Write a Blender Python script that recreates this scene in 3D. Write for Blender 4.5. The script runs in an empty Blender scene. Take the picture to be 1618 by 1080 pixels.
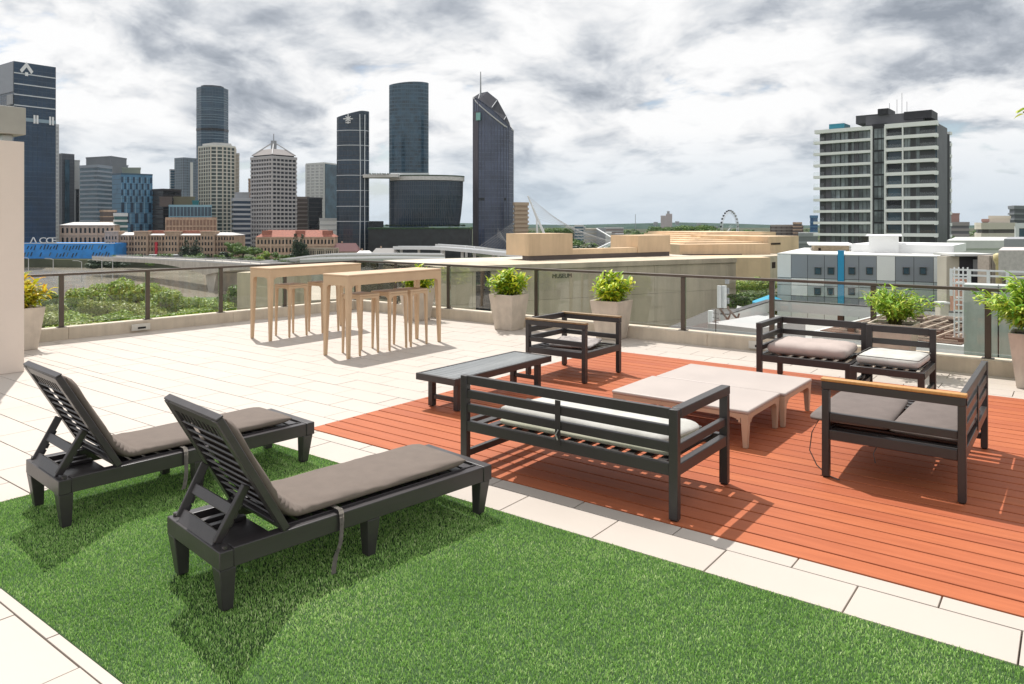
import bpy, bmesh, math, random
import numpy as np
from mathutils import Vector, Matrix
R = math.radians
scene = bpy.context.scene
col = scene.collection
random.seed(7)
rng = np.random.default_rng(7)

# ------------------------------------------------------------------ camera, world, sun, exposure
YAW = R(37.2); SN, CS = math.sin(YAW), math.cos(YAW)
FPX = 1173.0; CAMZ = 1.7; HOR = 353.0
cam = bpy.data.objects.new('camera', bpy.data.cameras.new('camera')); col.objects.link(cam)
cam.location = (0, 0, CAMZ); cam.rotation_euler = (R(90), 0, YAW)
cam.data.sensor_width = 36; cam.data.lens = FPX / 1618 * 36
cam.data.shift_y = -(540 - HOR) / 1618
cam.data.clip_start = 0.05; cam.data.clip_end = 20000
scene.camera = cam

SUNV = Vector((-0.535, 0.265, 1.0)).normalized()     # towards the sun
sun = bpy.data.objects.new('sun', bpy.data.lights.new('sun', 'SUN')); col.objects.link(sun)
sun.data.energy = 4.9; sun.data.angle = R(0.55); sun.data.color = (1.0, 0.965, 0.915)
sun.rotation_euler = SUNV.to_track_quat('Z', 'Y').to_euler()
scene.view_settings.view_transform = 'Standard'; scene.view_settings.look = 'None'
scene.view_settings.gamma = 1; scene.view_settings.use_curve_mapping = False
scene.view_settings.exposure = 0.0

def nn(nt, t, **kw):
    n = nt.nodes.new(t)
    for k, v in kw.items():
        if k[0] == '_': n.inputs[int(k[1:])].default_value = v
        elif k in n.inputs: n.inputs[k].default_value = v
        else: setattr(n, k, v)
    return n
def ramp(nt, stops, inp=None, interp='LINEAR'):
    n = nt.nodes.new('ShaderNodeValToRGB'); cr = n.color_ramp; cr.interpolation = interp
    while len(cr.elements) < len(stops): cr.elements.new(0.5)
    for e, (p, c) in zip(cr.elements, stops):
        e.position = p; e.color = (*c, 1) if len(c) == 3 else c
    if inp is not None: nt.links.new(inp, n.inputs[0])
    return n
def vmath(nt, op, a=None, b=None, val=None):
    n = nt.nodes.new('ShaderNodeVectorMath'); n.operation = op
    if a is not None: nt.links.new(a, n.inputs[0])
    if b is not None: nt.links.new(b, n.inputs[1])
    if val is not None: n.inputs[1].default_value = val
    return n
def fmath(nt, op, a, b=None, clamp=False):
    n = nt.nodes.new('ShaderNodeMath'); n.operation = op; n.use_clamp = clamp
    for i, v in enumerate((a, b)):
        if v is None: continue
        if isinstance(v, (int, float)): n.inputs[i].default_value = v
        else: nt.links.new(v, n.inputs[i])
    return n.outputs[0]

def build_world():
    w = bpy.data.worlds.new('World'); scene.world = w; w.use_nodes = True
    nt = w.node_tree; nt.nodes.clear(); L = nt.links.new
    sky = nn(nt, 'ShaderNodeTexSky'); sky.sky_type = 'NISHITA'; sky.sun_disc = False
    sky.sun_elevation = math.asin(SUNV.z); sky.sun_rotation = math.atan2(SUNV.x, SUNV.y)
    sky.air_density = 1.0; sky.dust_density = 1.5
    tc = nn(nt, 'ShaderNodeTexCoord')
    sep = nn(nt, 'ShaderNodeSeparateXYZ'); L(tc.outputs['Generated'], sep.inputs[0])
    zc = fmath(nt, 'MAXIMUM', sep.outputs[2], 0.0)
    inv = fmath(nt, 'DIVIDE', 1.0, fmath(nt, 'ADD', zc, 0.30))
    flat = nn(nt, 'ShaderNodeCombineXYZ'); L(sep.outputs[0], flat.inputs[0]); L(sep.outputs[1], flat.inputs[1])
    sc = nn(nt, 'ShaderNodeVectorMath', operation='SCALE'); L(flat.outputs[0], sc.inputs[0]); L(inv, sc.inputs['Scale'])
    base = vmath(nt, 'ADD', sc.outputs[0], val=(CLX, CLY, 0.0))
    # slab of cloud seen from below: upper billows and flat grey undersides, layered by height
    def density(vec):
        warp = nn(nt, 'ShaderNodeTexNoise', Scale=1.6, Detail=3.0, Roughness=0.5); L(vec, warp.inputs['Vector'])
        wv = vmath(nt, 'SUBTRACT', warp.outputs['Color'], val=(0.5, 0.5, 0.5))
        ws = nn(nt, 'ShaderNodeVectorMath', operation='SCALE'); L(wv.outputs[0], ws.inputs[0]); ws.inputs['Scale'].default_value = 0.35
        v2 = vmath(nt, 'ADD', vec, ws.outputs[0])
        big = nn(nt, 'ShaderNodeTexNoise', Scale=1.65, Detail=2.0, Roughness=0.5); L(v2.outputs[0], big.inputs['Vector'])
        fine = nn(nt, 'ShaderNodeTexNoise', Scale=5.2, Detail=10.0, Roughness=0.58); L(v2.outputs[0], fine.inputs['Vector'])
        return fmath(nt, 'ADD', fmath(nt, 'MULTIPLY', big.outputs[0], 0.60), fmath(nt, 'MULTIPLY', fine.outputs[0], 0.45))
    d0 = density(base.outputs[0])
    # the same field a little farther out: where it is thicker behind than in front we look at a lit side
    sc2 = nn(nt, 'ShaderNodeVectorMath', operation='SCALE'); L(flat.outputs[0], sc2.inputs[0]); L(fmath(nt, 'DIVIDE', 1.0, fmath(nt, 'ADD', zc, 0.326)), sc2.inputs['Scale'])
    off = vmath(nt, 'ADD', sc2.outputs[0], val=(CLX, CLY, 0.0))
    off2 = vmath(nt, 'ADD', off.outputs[0], val=(SUNV.x * 0.05, SUNV.y * 0.05, 0.0))
    d1 = density(off2.outputs[0])
    diff = fmath(nt, 'SUBTRACT', d0, d1)
    thick = nn(nt, 'ShaderNodeMapRange'); L(d0, thick.inputs[0])
    thick.inputs[1].default_value = TH0; thick.inputs[2].default_value = TH1
    core = fmath(nt, 'SUBTRACT', thick.outputs[0], fmath(nt, 'MULTIPLY', diff, DK), clamp=True)
    shade = ramp(nt, [(0.0, (1.0, 1.0, 1.0)), (0.22, (0.90, 0.905, 0.915)), (0.45, (0.71, 0.735, 0.77)), (0.72, (0.47, 0.505, 0.56)), (1.0, (0.31, 0.345, 0.40))], core)
    s10 = nn(nt, 'ShaderNodeVectorMath', operation='SCALE'); L(shade.outputs[0], s10.inputs[0]); s10.inputs['Scale'].default_value = CB / 0.12
    cover = nn(nt, 'ShaderNodeMapRange'); cover.interpolation_type = 'SMOOTHSTEP'; L(d0, cover.inputs[0])
    cover.inputs[1].default_value = 0.36; cover.inputs[2].default_value = 0.455
    hz = nn(nt, 'ShaderNodeMapRange'); L(sep.outputs[2], hz.inputs[0]); hz.inputs[1].default_value = 0.0; hz.inputs[2].default_value = 0.12
    hz.inputs[3].default_value = 0.86; hz.inputs[4].default_value = 0.0
    mix1 = nn(nt, 'ShaderNodeMix', data_type='RGBA'); L(cover.outputs[0], mix1.inputs[0]); L(sky.outputs[0], mix1.inputs[6]); L(s10.outputs[0], mix1.inputs[7])
    mix2 = nn(nt, 'ShaderNodeMix', data_type='RGBA'); L(hz.outputs[0], mix2.inputs[0]); L(mix1.outputs[2], mix2.inputs[6])
    mix2.inputs[7].default_value = (0.56 / .12, 0.665 / .12, 0.76 / .12, 1)
    bg = nn(nt, 'ShaderNodeBackground', Strength=0.12); L(mix2.outputs[2], bg.inputs[0])
    out = nn(nt, 'ShaderNodeOutputWorld'); L(bg.outputs[0], out.inputs[0])
TH0, TH1, DK, CB = 0.50, 0.705, 5.2, 1.0
CLX, CLY = 7.3, 2.2
HAZE = 0.00003
build_world()

# ------------------------------------------------------------------ materials
MATS = {}
def mat(name, c, rough=0.6, metal=0.0, var=0.12, vs=6.0, bump=0.0, bs=80.0, spec=0.5, c2=None, obj=0.0, stretch=None, streak=0.0, coords='Object'):
    if name in MATS: return MATS[name]
    m = bpy.data.materials.new(name); m.use_nodes = True; nt = m.node_tree; L = nt.links.new
    b = nt.nodes['Principled BSDF']
    b.inputs['Roughness'].default_value = rough; b.inputs['Metallic'].default_value = metal; b.inputs['Specular IOR Level'].default_value = spec
    tc = nn(nt, 'ShaderNodeTexCoord'); vec = tc.outputs[coords]
    if stretch:
        mp = nn(nt, 'ShaderNodeMapping'); mp.inputs['Scale'].default_value = stretch; L(vec, mp.inputs[0]); vec = mp.outputs[0]
    no = nn(nt, 'ShaderNodeTexNoise', Scale=vs, Detail=6.0, Roughness=0.6); L(vec, no.inputs['Vector'])
    c2 = c2 or tuple(x * (1 - 2 * var) for x in c)
    hi = tuple(min(1, x * (1 + var * .6)) for x in c)
    rp = ramp(nt, [(0.28, c2), (0.62, c), (0.8, hi)], no.outputs[0])
    colr = rp.outputs[0]
    if obj:
        oi = nn(nt, 'ShaderNodeObjectInfo'); hsv = nn(nt, 'ShaderNodeHueSaturation'); L(colr, hsv.inputs['Color'])
        v = fmath(nt, 'ADD', fmath(nt, 'MULTIPLY', oi.outputs['Random'], obj * 2), 1 - obj); L(v, hsv.inputs['Value'])
        h = fmath(nt, 'ADD', fmath(nt, 'MULTIPLY', oi.outputs['Random'], obj * .06), .5 - obj * .03); L(h, hsv.inputs['Hue'])
        colr = hsv.outputs[0]
    if streak:
        mp = nn(nt, 'ShaderNodeMapping'); mp.inputs['Scale'].default_value = (1, 1, 0.12); L(tc.outputs[coords], mp.inputs[0])
        n2 = nn(nt, 'ShaderNodeTexNoise', Scale=vs * 1.7, Detail=5.0, Roughness=0.65); L(mp.outputs[0], n2.inputs['Vector'])
        r2 = ramp(nt, [(0.36, (1 - streak,) * 3), (0.58, (1, 1, 1))], n2.outputs[0])
        mx = nn(nt, 'ShaderNodeMix', data_type='RGBA', blend_type='MULTIPLY'); mx.inputs[0].default_value = 1
        L(colr, mx.inputs[6]); L(r2.outputs[0], mx.inputs[7]); colr = mx.outputs[2]
    L(colr, b.inputs['Base Color'])
    rr = nn(nt, 'ShaderNodeMapRange'); L(no.outputs[0], rr.inputs[0]); rr.inputs[3].default_value = max(.02, rough - .1); rr.inputs[4].default_value = min(1, rough + .1)
    L(rr.outputs[0], b.inputs['Roughness'])
    if bump:
        nb = nn(nt, 'ShaderNodeTexNoise', Scale=bs, Detail=4.0, Roughness=0.6); L(vec, nb.inputs['Vector'])
        bp = nn(nt, 'ShaderNodeBump', Strength=1.0, Distance=bump); L(nb.outputs[0], bp.inputs['Height']); L(bp.outputs[0], b.inputs['Normal'])
    MATS[name] = m; return m

def glass_mat(name, tint, haze, gloss=1.0, rough=0.0):
    m = bpy.data.materials.new(name); m.use_nodes = True; nt = m.node_tree; L = nt.links.new
    nt.nodes.clear()
    tr = nn(nt, 'ShaderNodeBsdfTransparent'); tr.inputs[0].default_value = (*tint, 1)
    df = nn(nt, 'ShaderNodeBsdfDiffuse'); df.inputs[0].default_value = (.62, .64, .62, 1)
    gl = nn(nt, 'ShaderNodeBsdfGlossy', Roughness=rough); gl.inputs[0].default_value = (1, 1, 1, 1)
    no = nn(nt, 'ShaderNodeTexNoise', Scale=2.5, Detail=6.0); tc = nn(nt, 'ShaderNodeTexCoord'); L(tc.outputs['Object'], no.inputs[0])
    hz = fmath(nt, 'MULTIPLY', no.outputs[0], haze * 2)
    m1 = nn(nt, 'ShaderNodeMixShader'); L(hz, m1.inputs[0]); L(tr.outputs[0], m1.inputs[1]); L(df.outputs[0], m1.inputs[2])
    fr = nn(nt, 'ShaderNodeFresnel', IOR=1.45); ff = fmath(nt, 'MULTIPLY', fr.outputs[0], gloss, clamp=True)
    m2 = nn(nt, 'ShaderNodeMixShader'); L(ff, m2.inputs[0]); L(m1.outputs[0], m2.inputs[1]); L(gl.outputs[0], m2.inputs[2])
    out = nn(nt, 'ShaderNodeOutputMaterial'); L(m2.outputs[0], out.inputs[0])
    MATS[name] = m; return m

def leaf_mat(name, stops, rough=.45, trans=.25, byobj=True, ns=3.0):
    m = bpy.data.materials.new(name); m.use_nodes = True; nt = m.node_tree; L = nt.links.new
    b = nt.nodes['Principled BSDF']; out = nt.nodes['Material Output']
    tc = nn(nt, 'ShaderNodeTexCoord'); geo = nn(nt, 'ShaderNodeNewGeometry')
    no = nn(nt, 'ShaderNodeTexNoise', Scale=ns, Detail=3.0); L(tc.outputs['Object'], no.inputs[0])
    if byobj:
        oi = nn(nt, 'ShaderNodeObjectInfo')
        f = fmath(nt, 'ADD', fmath(nt, 'MULTIPLY', oi.outputs['Random'], .8), fmath(nt, 'MULTIPLY', no.outputs[0], .25))
    else:
        isl = geo.outputs['Random Per Island']
        f = fmath(nt, 'ADD', fmath(nt, 'MULTIPLY', isl, .55), fmath(nt, 'MULTIPLY', no.outputs[0], .5))
    rp = ramp(nt, stops, f); L(rp.outputs[0], b.inputs['Base Color']); b.inputs['Roughness'].default_value = rough
    b.inputs['Specular IOR Level'].default_value = .35
    tl = nn(nt, 'ShaderNodeBsdfTranslucent'); L(rp.outputs[0], tl.inputs[0])
    mx = nn(nt, 'ShaderNodeMixShader'); mx.inputs[0].default_value = trans; L(b.outputs[0], mx.inputs[1]); L(tl.outputs[0], mx.inputs[2]); L(mx.outputs[0], out.inputs[0])
    MATS[name] = m; return m

# ------------------------------------------------------------------ mesh helpers
class MB:
    def __init__(s): s.v = []; s.f = []
    def quadbox(s, P):
        o = len(s.v); s.v += [tuple(p) for p in P]
        s.f += [tuple(o + i for i in q) for q in ((0, 3, 2, 1), (4, 5, 6, 7), (0, 1, 5, 4), (1, 2, 6, 5), (2, 3, 7, 6), (3, 0, 4, 7))]
        return s
    def box(s, x0, x1, y0, y1, z0, z1, M=None):
        P = [Vector(p) for p in ((x0, y0, z0), (x1, y0, z0), (x1, y1, z0), (x0, y1, z0), (x0, y0, z1), (x1, y0, z1), (x1, y1, z1), (x0, y1, z1))]
        if M is not None: P = [M @ p for p in P]
        return s.quadbox(P)
    def taper(s, c0, h0, c1, h1):   # frustum: centre, half sizes (x,y) at bottom and top
        P = []
        for c, h in ((c0, h0), (c1, h1)):
            for a, b in ((-1, -1), (1, -1), (1, 1), (-1, 1)): P.append((c[0] + a * h[0], c[1] + b * h[1], c[2]))
        return s.quadbox(P)
    def bar(s, a, b, w, h, up=(0, 0, 1)):
        a, b = Vector(a), Vector(b); d = (b - a); L = d.length; d.normalize(); up = Vector(up)
        sd = d.cross(up)
        if sd.length < 1e-4: sd = d.cross(Vector((1, 0, 0)))
        sd.normalize(); u = sd.cross(d); P = []
        for e in (a, b):
            for i, j in ((-1, -1), (1, -1), (1, 1), (-1, 1)): P.append(e + sd * (w / 2 * i) + u * (h / 2 * j))
        P = [P[0], P[1], P[2], P[3], P[4], P[5], P[6], P[7]]
        return s.quadbox(P)
    def tube(s, pts, r, n=8, caps=True):
        pts = [Vector(p) for p in pts]; rs = r if isinstance(r, (list, tuple)) else [r] * len(pts)
        o = len(s.v); ref = Vector((0.13, 0.21, 1))
        for i, p in enumerate(pts):
            d = (pts[min(i + 1, len(pts) - 1)] - pts[max(i - 1, 0)]).normalized()
            if abs(d.dot(ref.normalized())) > .97: rr = Vector((1, .2, 0))
            else: rr = ref
            a = d.cross(rr).normalized(); b = d.cross(a)
            for k in range(n):
                t = 2 * math.pi * k / n; s.v.append(tuple(p + a * (rs[i] * math.cos(t)) + b * (rs[i] * math.sin(t))))
        for i in range(len(pts) - 1):
            for k in range(n):
                k2 = (k + 1) % n; s.f.append((o + i * n + k, o + i * n + k2, o + (i + 1) * n + k2, o + (i + 1) * n + k))
        if caps:
            s.f.append(tuple(o + k for k in range(n))[::-1]); s.f.append(tuple(o + (len(pts) - 1) * n + k for k in range(n)))
        return s
    def prism(s, poly, z0, z1, z1f=None):   # poly: list of (x,y) ccw
        n = len(poly); o = len(s.v)
        a = sum(poly[i][0] * poly[(i + 1) % n][1] - poly[(i + 1) % n][0] * poly[i][1] for i in range(n))
        if a < 0: poly = poly[::-1]
        for x, y in poly: s.v.append((x, y, z0))
        for x, y in poly: s.v.append((x, y, z1f(x, y) if z1f else z1))
        s.f.append(tuple(range(o, o + n))[::-1]); s.f.append(tuple(range(o + n, o + 2 * n)))
        for i in range(n):
            j = (i + 1) % n; s.f.append((o + i, o + j, o + n + j, o + n + i))
        return s
    def build(s, name, m, parent=None, bevel=0, smooth=False, kind=None, label=None, shift=None, seg=2):
        me = bpy.data.meshes.new(name)
        v = s.v
        if shift is None and parent is not None and parent.get('_w'): shift = parent.location
        if shift is not None: v = [(a - shift[0], b - shift[1], c - shift[2]) for a, b, c in v]
        me.from_pydata(v, [], s.f)
        if bevel:
            bm = bmesh.new(); bm.from_mesh(me)
            ed = [e for e in bm.edges if len(e.link_faces) == 2 and e.calc_face_angle(0) > .6]
            rs = bmesh.ops.bevel(bm, geom=ed, offset=bevel, segments=seg, profile=.5, affect='EDGES', clamp_overlap=True)
            for f in rs['faces']: f.smooth = True
            bm.to_mesh(me); bm.free()
        if smooth: me.polygons.foreach_set('use_smooth', [True] * len(me.polygons))
        me.materials.append(m)
        o = bpy.data.objects.new(name, me); col.objects.link(o)
        if parent is not None: o.parent = parent
        if kind: o['kind'] = kind
        if label: o['label'] = label
        return o
def thing(name, label, cat, loc=(0, 0, 0), rz=0, group=None, world=False):
    o = bpy.data.objects.new(name, None); col.objects.link(o); o.location = loc; o.rotation_euler = (0, 0, rz)
    o.empty_display_size = .1
    o['label'] = label; o['category'] = cat
    if group: o['group'] = group
    if world: o['_w'] = 1
    return o
def tag(o, label, cat, group=None):
    o['label'] = label; o['category'] = cat
    if group: o['group'] = group
    return o
def inst(src, name=None, parent=None, loc=None, rot=None, scale=None):
    c = src.copy(); col.objects.link(c)
    if name: c.name = name
    c.parent = parent
    if loc is not None: c.location = loc
    if rot is not None: c.rotation_euler = rot
    if scale is not None: c.scale = scale if isinstance(scale, (tuple, list, Vector)) else (scale,) * 3
    return c
def dup(root, loc=None, rz=None, label=None, group=None):
    r = root.copy(); col.objects.link(r)
    if loc is not None: r.location = loc
    if rz is not None: r.rotation_euler = (0, 0, rz)
    if label: r['label'] = label
    if group: r['group'] = group
    for ch in list(root.children):
        c = ch.copy(); col.objects.link(c); c.parent = r
        for g in ch.children:
            d = g.copy(); col.objects.link(d); d.parent = c
    return r
def W(px, d, z=0.0):     # a direction (as a column of the photograph) and a distance -> a point of the place
    r = (px - 809) / FPX * d; return Vector((-SN * d + CS * r, CS * d + SN * r, z))
def ZY(py, d): return CAMZ - (py - HOR) * d / FPX
GZ = -22.0

# ------------------------------------------------------------------ palette
M_tile = mat('floor_tile', (.505, .445, .39), .55, var=.02, vs=1.5, bump=.0006, bs=220, obj=.010)
M_grout = mat('grout', (.15, .125, .105), .9)
M_board = mat('composite_board', (.43, .125, .054), .60, var=.12, vs=9, bump=.0007, bs=60, obj=.07, stretch=(.25, 3, 3), c2=(.35, .096, .04), spec=.22)
M_gap = mat('deck_substrate', (.03, .016, .01), .9)
M_turfback = mat('turf_backing', (.03, .075, .016), .95, vs=60)
M_kerb = mat('kerb_concrete', (.66, .57, .45), .8, var=.08, vs=3, bump=.0015, bs=60, streak=.14)
M_alu = mat('charcoal_aluminium', (.040, .035, .034), .4, var=.08, spec=.5, vs=3)
M_resin = mat('dark_resin', (.058, .051, .053), .36, var=.2, vs=5, bump=.0008, bs=30, stretch=(1, .12, 1), spec=.5)
M_taupe = mat('taupe_fabric', (.18, .147, .126), .9, var=.06, vs=14, bump=.0006, bs=700, spec=.2)
M_taupe2 = mat('grey_brown_fabric', (.175, .145, .132), .9, var=.07, vs=11, bump=.0006, bs=700, spec=.2)
M_white_f = mat('off_white_fabric', (.54, .53, .50), .9, var=.07, vs=9, bump=.0007, bs=500, spec=.2, c2=(.44, .43, .39))
M_pink_f = mat('cream_pink_fabric', (.47, .395, .36), .9, var=.06, vs=9, bump=.0007, bs=500, spec=.2)
M_grey_f = mat('worn_grey_fabric', (.42, .38, .36), .95, var=.3, vs=14, bump=.004, bs=22, spec=.1, c2=(.22, .2, .19))
M_piping = mat('dark_piping', (.12, .115, .11), .8)
M_strap = mat('strap_webbing', (.26, .235, .205), .9, vs=40)
M_wood2 = mat('weathered_teak', (.30, .20, .10), .5, var=.15, vs=5, stretch=(14, 14, 1.2), c2=(.2, .12, .05))
M_wood = mat('oiled_teak', (.52, .28, .085), .45, var=.15, vs=5, stretch=(14, 14, 1.2), c2=(.42, .2, .055))
M_sand = mat('sand_resin', (.57, .405, .255), .5, var=.05, vs=4)
M_taupe_top = mat('warm_white_resin', (.44, .38, .345), .5, var=.04, vs=3)
M_tan = mat('tan_resin', (.50, .355, .25), .5, var=.04, vs=3)
M_slat = mat('slate_grey_slats', (.19, .20, .205), .38, var=.06, spec=.55)
M_frame = mat('bronze_post', (.105, .083, .066), .4, var=.08, metal=.3)
M_chrome = mat('bracket_steel', (.55, .54, .5), .35, metal=.8)
M_pot = mat('planter_concrete', (.60, .52, .43), .7, var=.1, vs=5, bump=.0012, bs=50, streak=.12)
M_soil = mat('potting_soil', (.06, .035, .022), .95, vs=40, bump=.01, bs=40)
M_col = mat('cream_paint', (.72, .62, .54), .6, var=.03, vs=2)
M_beam = mat('greige_steel', (.36, .35, .31), .5, var=.05)
M_glass = glass_mat('balustrade_glass', (.965, .975, .962), .011, .9)
M_leafy = leaf_mat('croton_leaf', [(.0, (.09, .20, .015)), (.3, (.24, .42, .025)), (.55, (.54, .64, .04)), (.9, (.78, .74, .06))])
M_leafo = leaf_mat('croton_leaf_orange', [(.0, (.10, .2, .015)), (.3, (.5, .5, .03)), (.62, (.75, .62, .04)), (.9, (.80, .36, .03))])
M_leafg = leaf_mat('fern_leaf', [(.0, (.07, .2, .02)), (.35, (.19, .40, .035)), (.7, (.42, .56, .06)), (1, (.66, .62, .12))])
M_inner = leaf_mat('inner_leaf', [(.15, (.06, .15, .012)), (.4, (.20, .38, .025)), (.62, (.50, .60, .04)), (.85, (.74, .70, .06))], byobj=False, ns=9)
M_innero = leaf_mat('inner_leaf_orange', [(.15, (.12, .22, .015)), (.4, (.50, .52, .03)), (.65, (.76, .66, .05)), (.9, (.80, .42, .04))], byobj=False, ns=9)
M_innerg = leaf_mat('inner_leaf_fern', [(.15, (.08, .2, .02)), (.4, (.25, .46, .04)), (.65, (.52, .68, .08)), (.88, (.80, .80, .2))], byobj=False, ns=9)
M_stem = mat('plant_stem', (.22, .2, .06), .7)
M_bark = mat('tree_bark', (.12, .09, .065), .9, bump=.02, bs=3)
M_tl1 = leaf_mat('tree_leaf_bright', [(.15, (.08, .16, .018)), (.45, (.20, .33, .035)), (.75, (.38, .46, .06))], trans=.3, byobj=False, ns=.25)
M_tl2 = leaf_mat('tree_leaf_mid', [(.15, (.04, .095, .018)), (.5, (.09, .18, .028)), (.85, (.19, .27, .045))], trans=.25, byobj=False, ns=.25)
M_tl3 = leaf_mat('tree_leaf_dark', [(.15, (.012, .03, .014)), (.5, (.025, .055, .022)), (.85, (.05, .085, .03))], trans=.15, byobj=False, ns=.25)
M_tl4 = leaf_mat('tree_leaf_olive', [(.15, (.12, .17, .035)), (.5, (.26, .32, .065)), (.85, (.44, .45, .13))], trans=.3, byobj=False, ns=.25)

# ------------------------------------------------------------------ terrace floor
XR = 6.0      # terrace runs on to the right, out of the picture
slab = MB().box(-11.9, XR, -3.0, 9.9, -.35, -.10).build('terrace_slab', M_gap); slab['kind'] = 'structure'
for q in ((-11.9, XR, -3.0, 3.885), (-11.9, XR, 8.715, 9.9), (-11.9, -5.063, 3.8851, 8.7149)):
    o = MB().box(*q, -.099, -.02).build('mortar_bed', M_grout); o['kind'] = 'structure'
tf = thing('terrace_floor', '', ''); del tf['label']; del tf['category']; tf['kind'] = 'structure'
def visible_px(x, y):
    d = -SN * x + CS * y; r = CS * x + SN * y
    if d < .3: return None
    return 809 + FPX * r / d, HOR + FPX * CAMZ / d, d
GX0, GY0, GY1 = -5.23, 1.32, 3.457
DX0, DY0, DY1 = -5.06, 3.888, 8.712
def rects_minus(x0, x1, y0, y1):
    """clip a tile against grass and deck, which take its place"""
    out = [(x0, x1, y0, y1)]
    for (a, b, c, d) in ((GX0, XR, GY0, GY1), (DX0, XR, DY0, DY1)):
        nx = []
        for (p, q, r_, s_) in out:
            if q <= a or p >= b or s_ <= c or r_ >= d: nx.append((p, q, r_, s_)); continue
            if p < a: nx.append((p, a, r_, s_))
            if q > b: nx.append((b, q, r_, s_))
            pp, qq = max(p, a), min(q, b)
            if r_ < c: nx.append((pp, qq, r_, c))
            if s_ > d: nx.append((pp, qq, d, s_))
        out = nx
    return [t for t in out if t[1] - t[0] > .03 and t[3] - t[2] > .03]
rows = []
y = 3.457
while y > -3: rows.append((y - .313, y)); y -= .313
rows.append((3.457, 3.760)); rows.append((3.760, 3.888))
y = 3.888
while y < 9.9: rows.append((y, min(y + .306, 9.86))); y += .306
tiles = []
for i, (a, b) in enumerate(sorted(rows)):
    offx = -2.085 + (.318 if i % 2 else 0)
    if abs(a - 3.457) < .01: offx = -2.085
    if abs(a - 3.760) < .01: offx = -2.392
    k0 = int(math.floor((-11.9 - offx) / .636))
    x = offx + k0 * .636
    while x < XR:
        tiles += rects_minus(max(x, -11.85), min(x + .636, XR), a, b); x += .636
g = .0036
def vis_rank(t):
    p = visible_px((t[0] + t[1]) / 2, (t[2] + t[3]) / 2)
    if p is None or not (-60 < p[0] < 1680 and p[1] < 1120): return 1e6
    return p[2]
tiles.sort(key=vis_rank)
rest = MB()
for i, (a, b, c, d) in enumerate(tiles):
    dz = random.uniform(-.0008, .0008)
    if i < 298: MB().box(a + g, b - g, c + g, d - g, -.03, dz).build('tile', M_tile, tf, bevel=.0016, seg=1)
    else: rest.box(a + g, b - g, c + g, d - g, -.03, dz)
rest.build('tile_field', M_tile, tf, kind='stuff')
# deck boards
dk = thing('timber_deck', '', ''); del dk['label']; del dk['category']; dk['kind'] = 'structure'
MB().box(DX0, XR, DY0, DY1, -.0985, -.09).build('deck_substrate', M_gap, dk)
nb = 32; pb = (DY1 - DY0) / nb
for i in range(nb):
    a = DY0 + i * pb
    MB().box(DX0 + .002, XR, a + .0068, a + pb - .0068, -.022, .004 + random.uniform(-.0008, .0008)).build('board', M_board, dk, bevel=.003, seg=1)
# turf
tb = MB().box(GX0, XR, GY0, GY1, -.019, -.004).build('turf_backing', M_turfback); tb['kind'] = 'structure'
def turf():
    x1 = 1.9; A = (x1 - GX0) * (GY1 - GY0); n = 360000
    xs = rng.uniform(GX0 + .003, x1, n); ys = rng.uniform(GY0 + .003, GY1 - .003, n)
    d = -SN * xs + CS * ys; r = CS * xs + SN * ys
    keep = (d > .8) & (r / d > -1.05) & (r / d < 1.05)
    xs, ys, d = xs[keep], ys[keep], d[keep]; n = len(xs)
    ang = rng.uniform(0, 2 * np.pi, n); h = rng.uniform(.004, .0095, n); w = rng.uniform(.0011, .0019, n)
    lean = rng.uniform(.2, 1.3, n) * h; la = rng.uniform(0, 2 * np.pi, n)
    dx, dy = np.cos(ang) * w, np.sin(ang) * w; lx, ly = np.cos(la) * lean, np.sin(la) * lean
    V = np.zeros((n, 5, 3))
    z0 = np.full(n, -.004)
    V[:, 0] = np.stack([xs - dx, ys - dy, z0], 1); V[:, 1] = np.stack([xs + dx, ys + dy, z0], 1)
    V[:, 2] = np.stack([xs + dx * .9 + lx * .35, ys + dy * .9 + ly * .35, h * .6], 1); V[:, 3] = np.stack([xs - dx * .9 + lx * .35, ys - dy * .9 + ly * .35, h * .6], 1)
    V[:, 4] = np.stack([xs + lx, ys + ly, h], 1)
    me = bpy.data.meshes.new('artificial_grass'); me.vertices.add(n * 5); me.vertices.foreach_set('co', V.reshape(-1))
    base = (np.arange(n) * 5)[:, None]
    loops = np.concatenate([base + np.array([0, 1, 2, 3]), base + np.array([3, 2, 4])], 1).reshape(-1)
    me.loops.add(n * 7); me.loops.foreach_set('vertex_index', loops)
    st = np.stack([np.arange(n) * 7, np.arange(n) * 7 + 4], 1).reshape(-1)
    me.polygons.add(n * 2); me.polygons.foreach_set('loop_start', st)
    me.update(calc_edges=True)
    m = leaf_mat('turf_blade', [(.1, (.07, .16, .035)), (.38, (.24, .46, .10)), (.66, (.42, .66, .19)), (.88, (.92, 1.0, .55))], rough=.5, trans=.15, byobj=False, ns=1.6)
    me.materials.append(m)
    o = bpy.data.objects.new('artificial_grass', me); col.objects.link(o); o['kind'] = 'stuff'
    o['label'] = 'short bright green artificial grass under the two loungers'; o['category'] = 'artificial grass'
turf()

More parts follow.
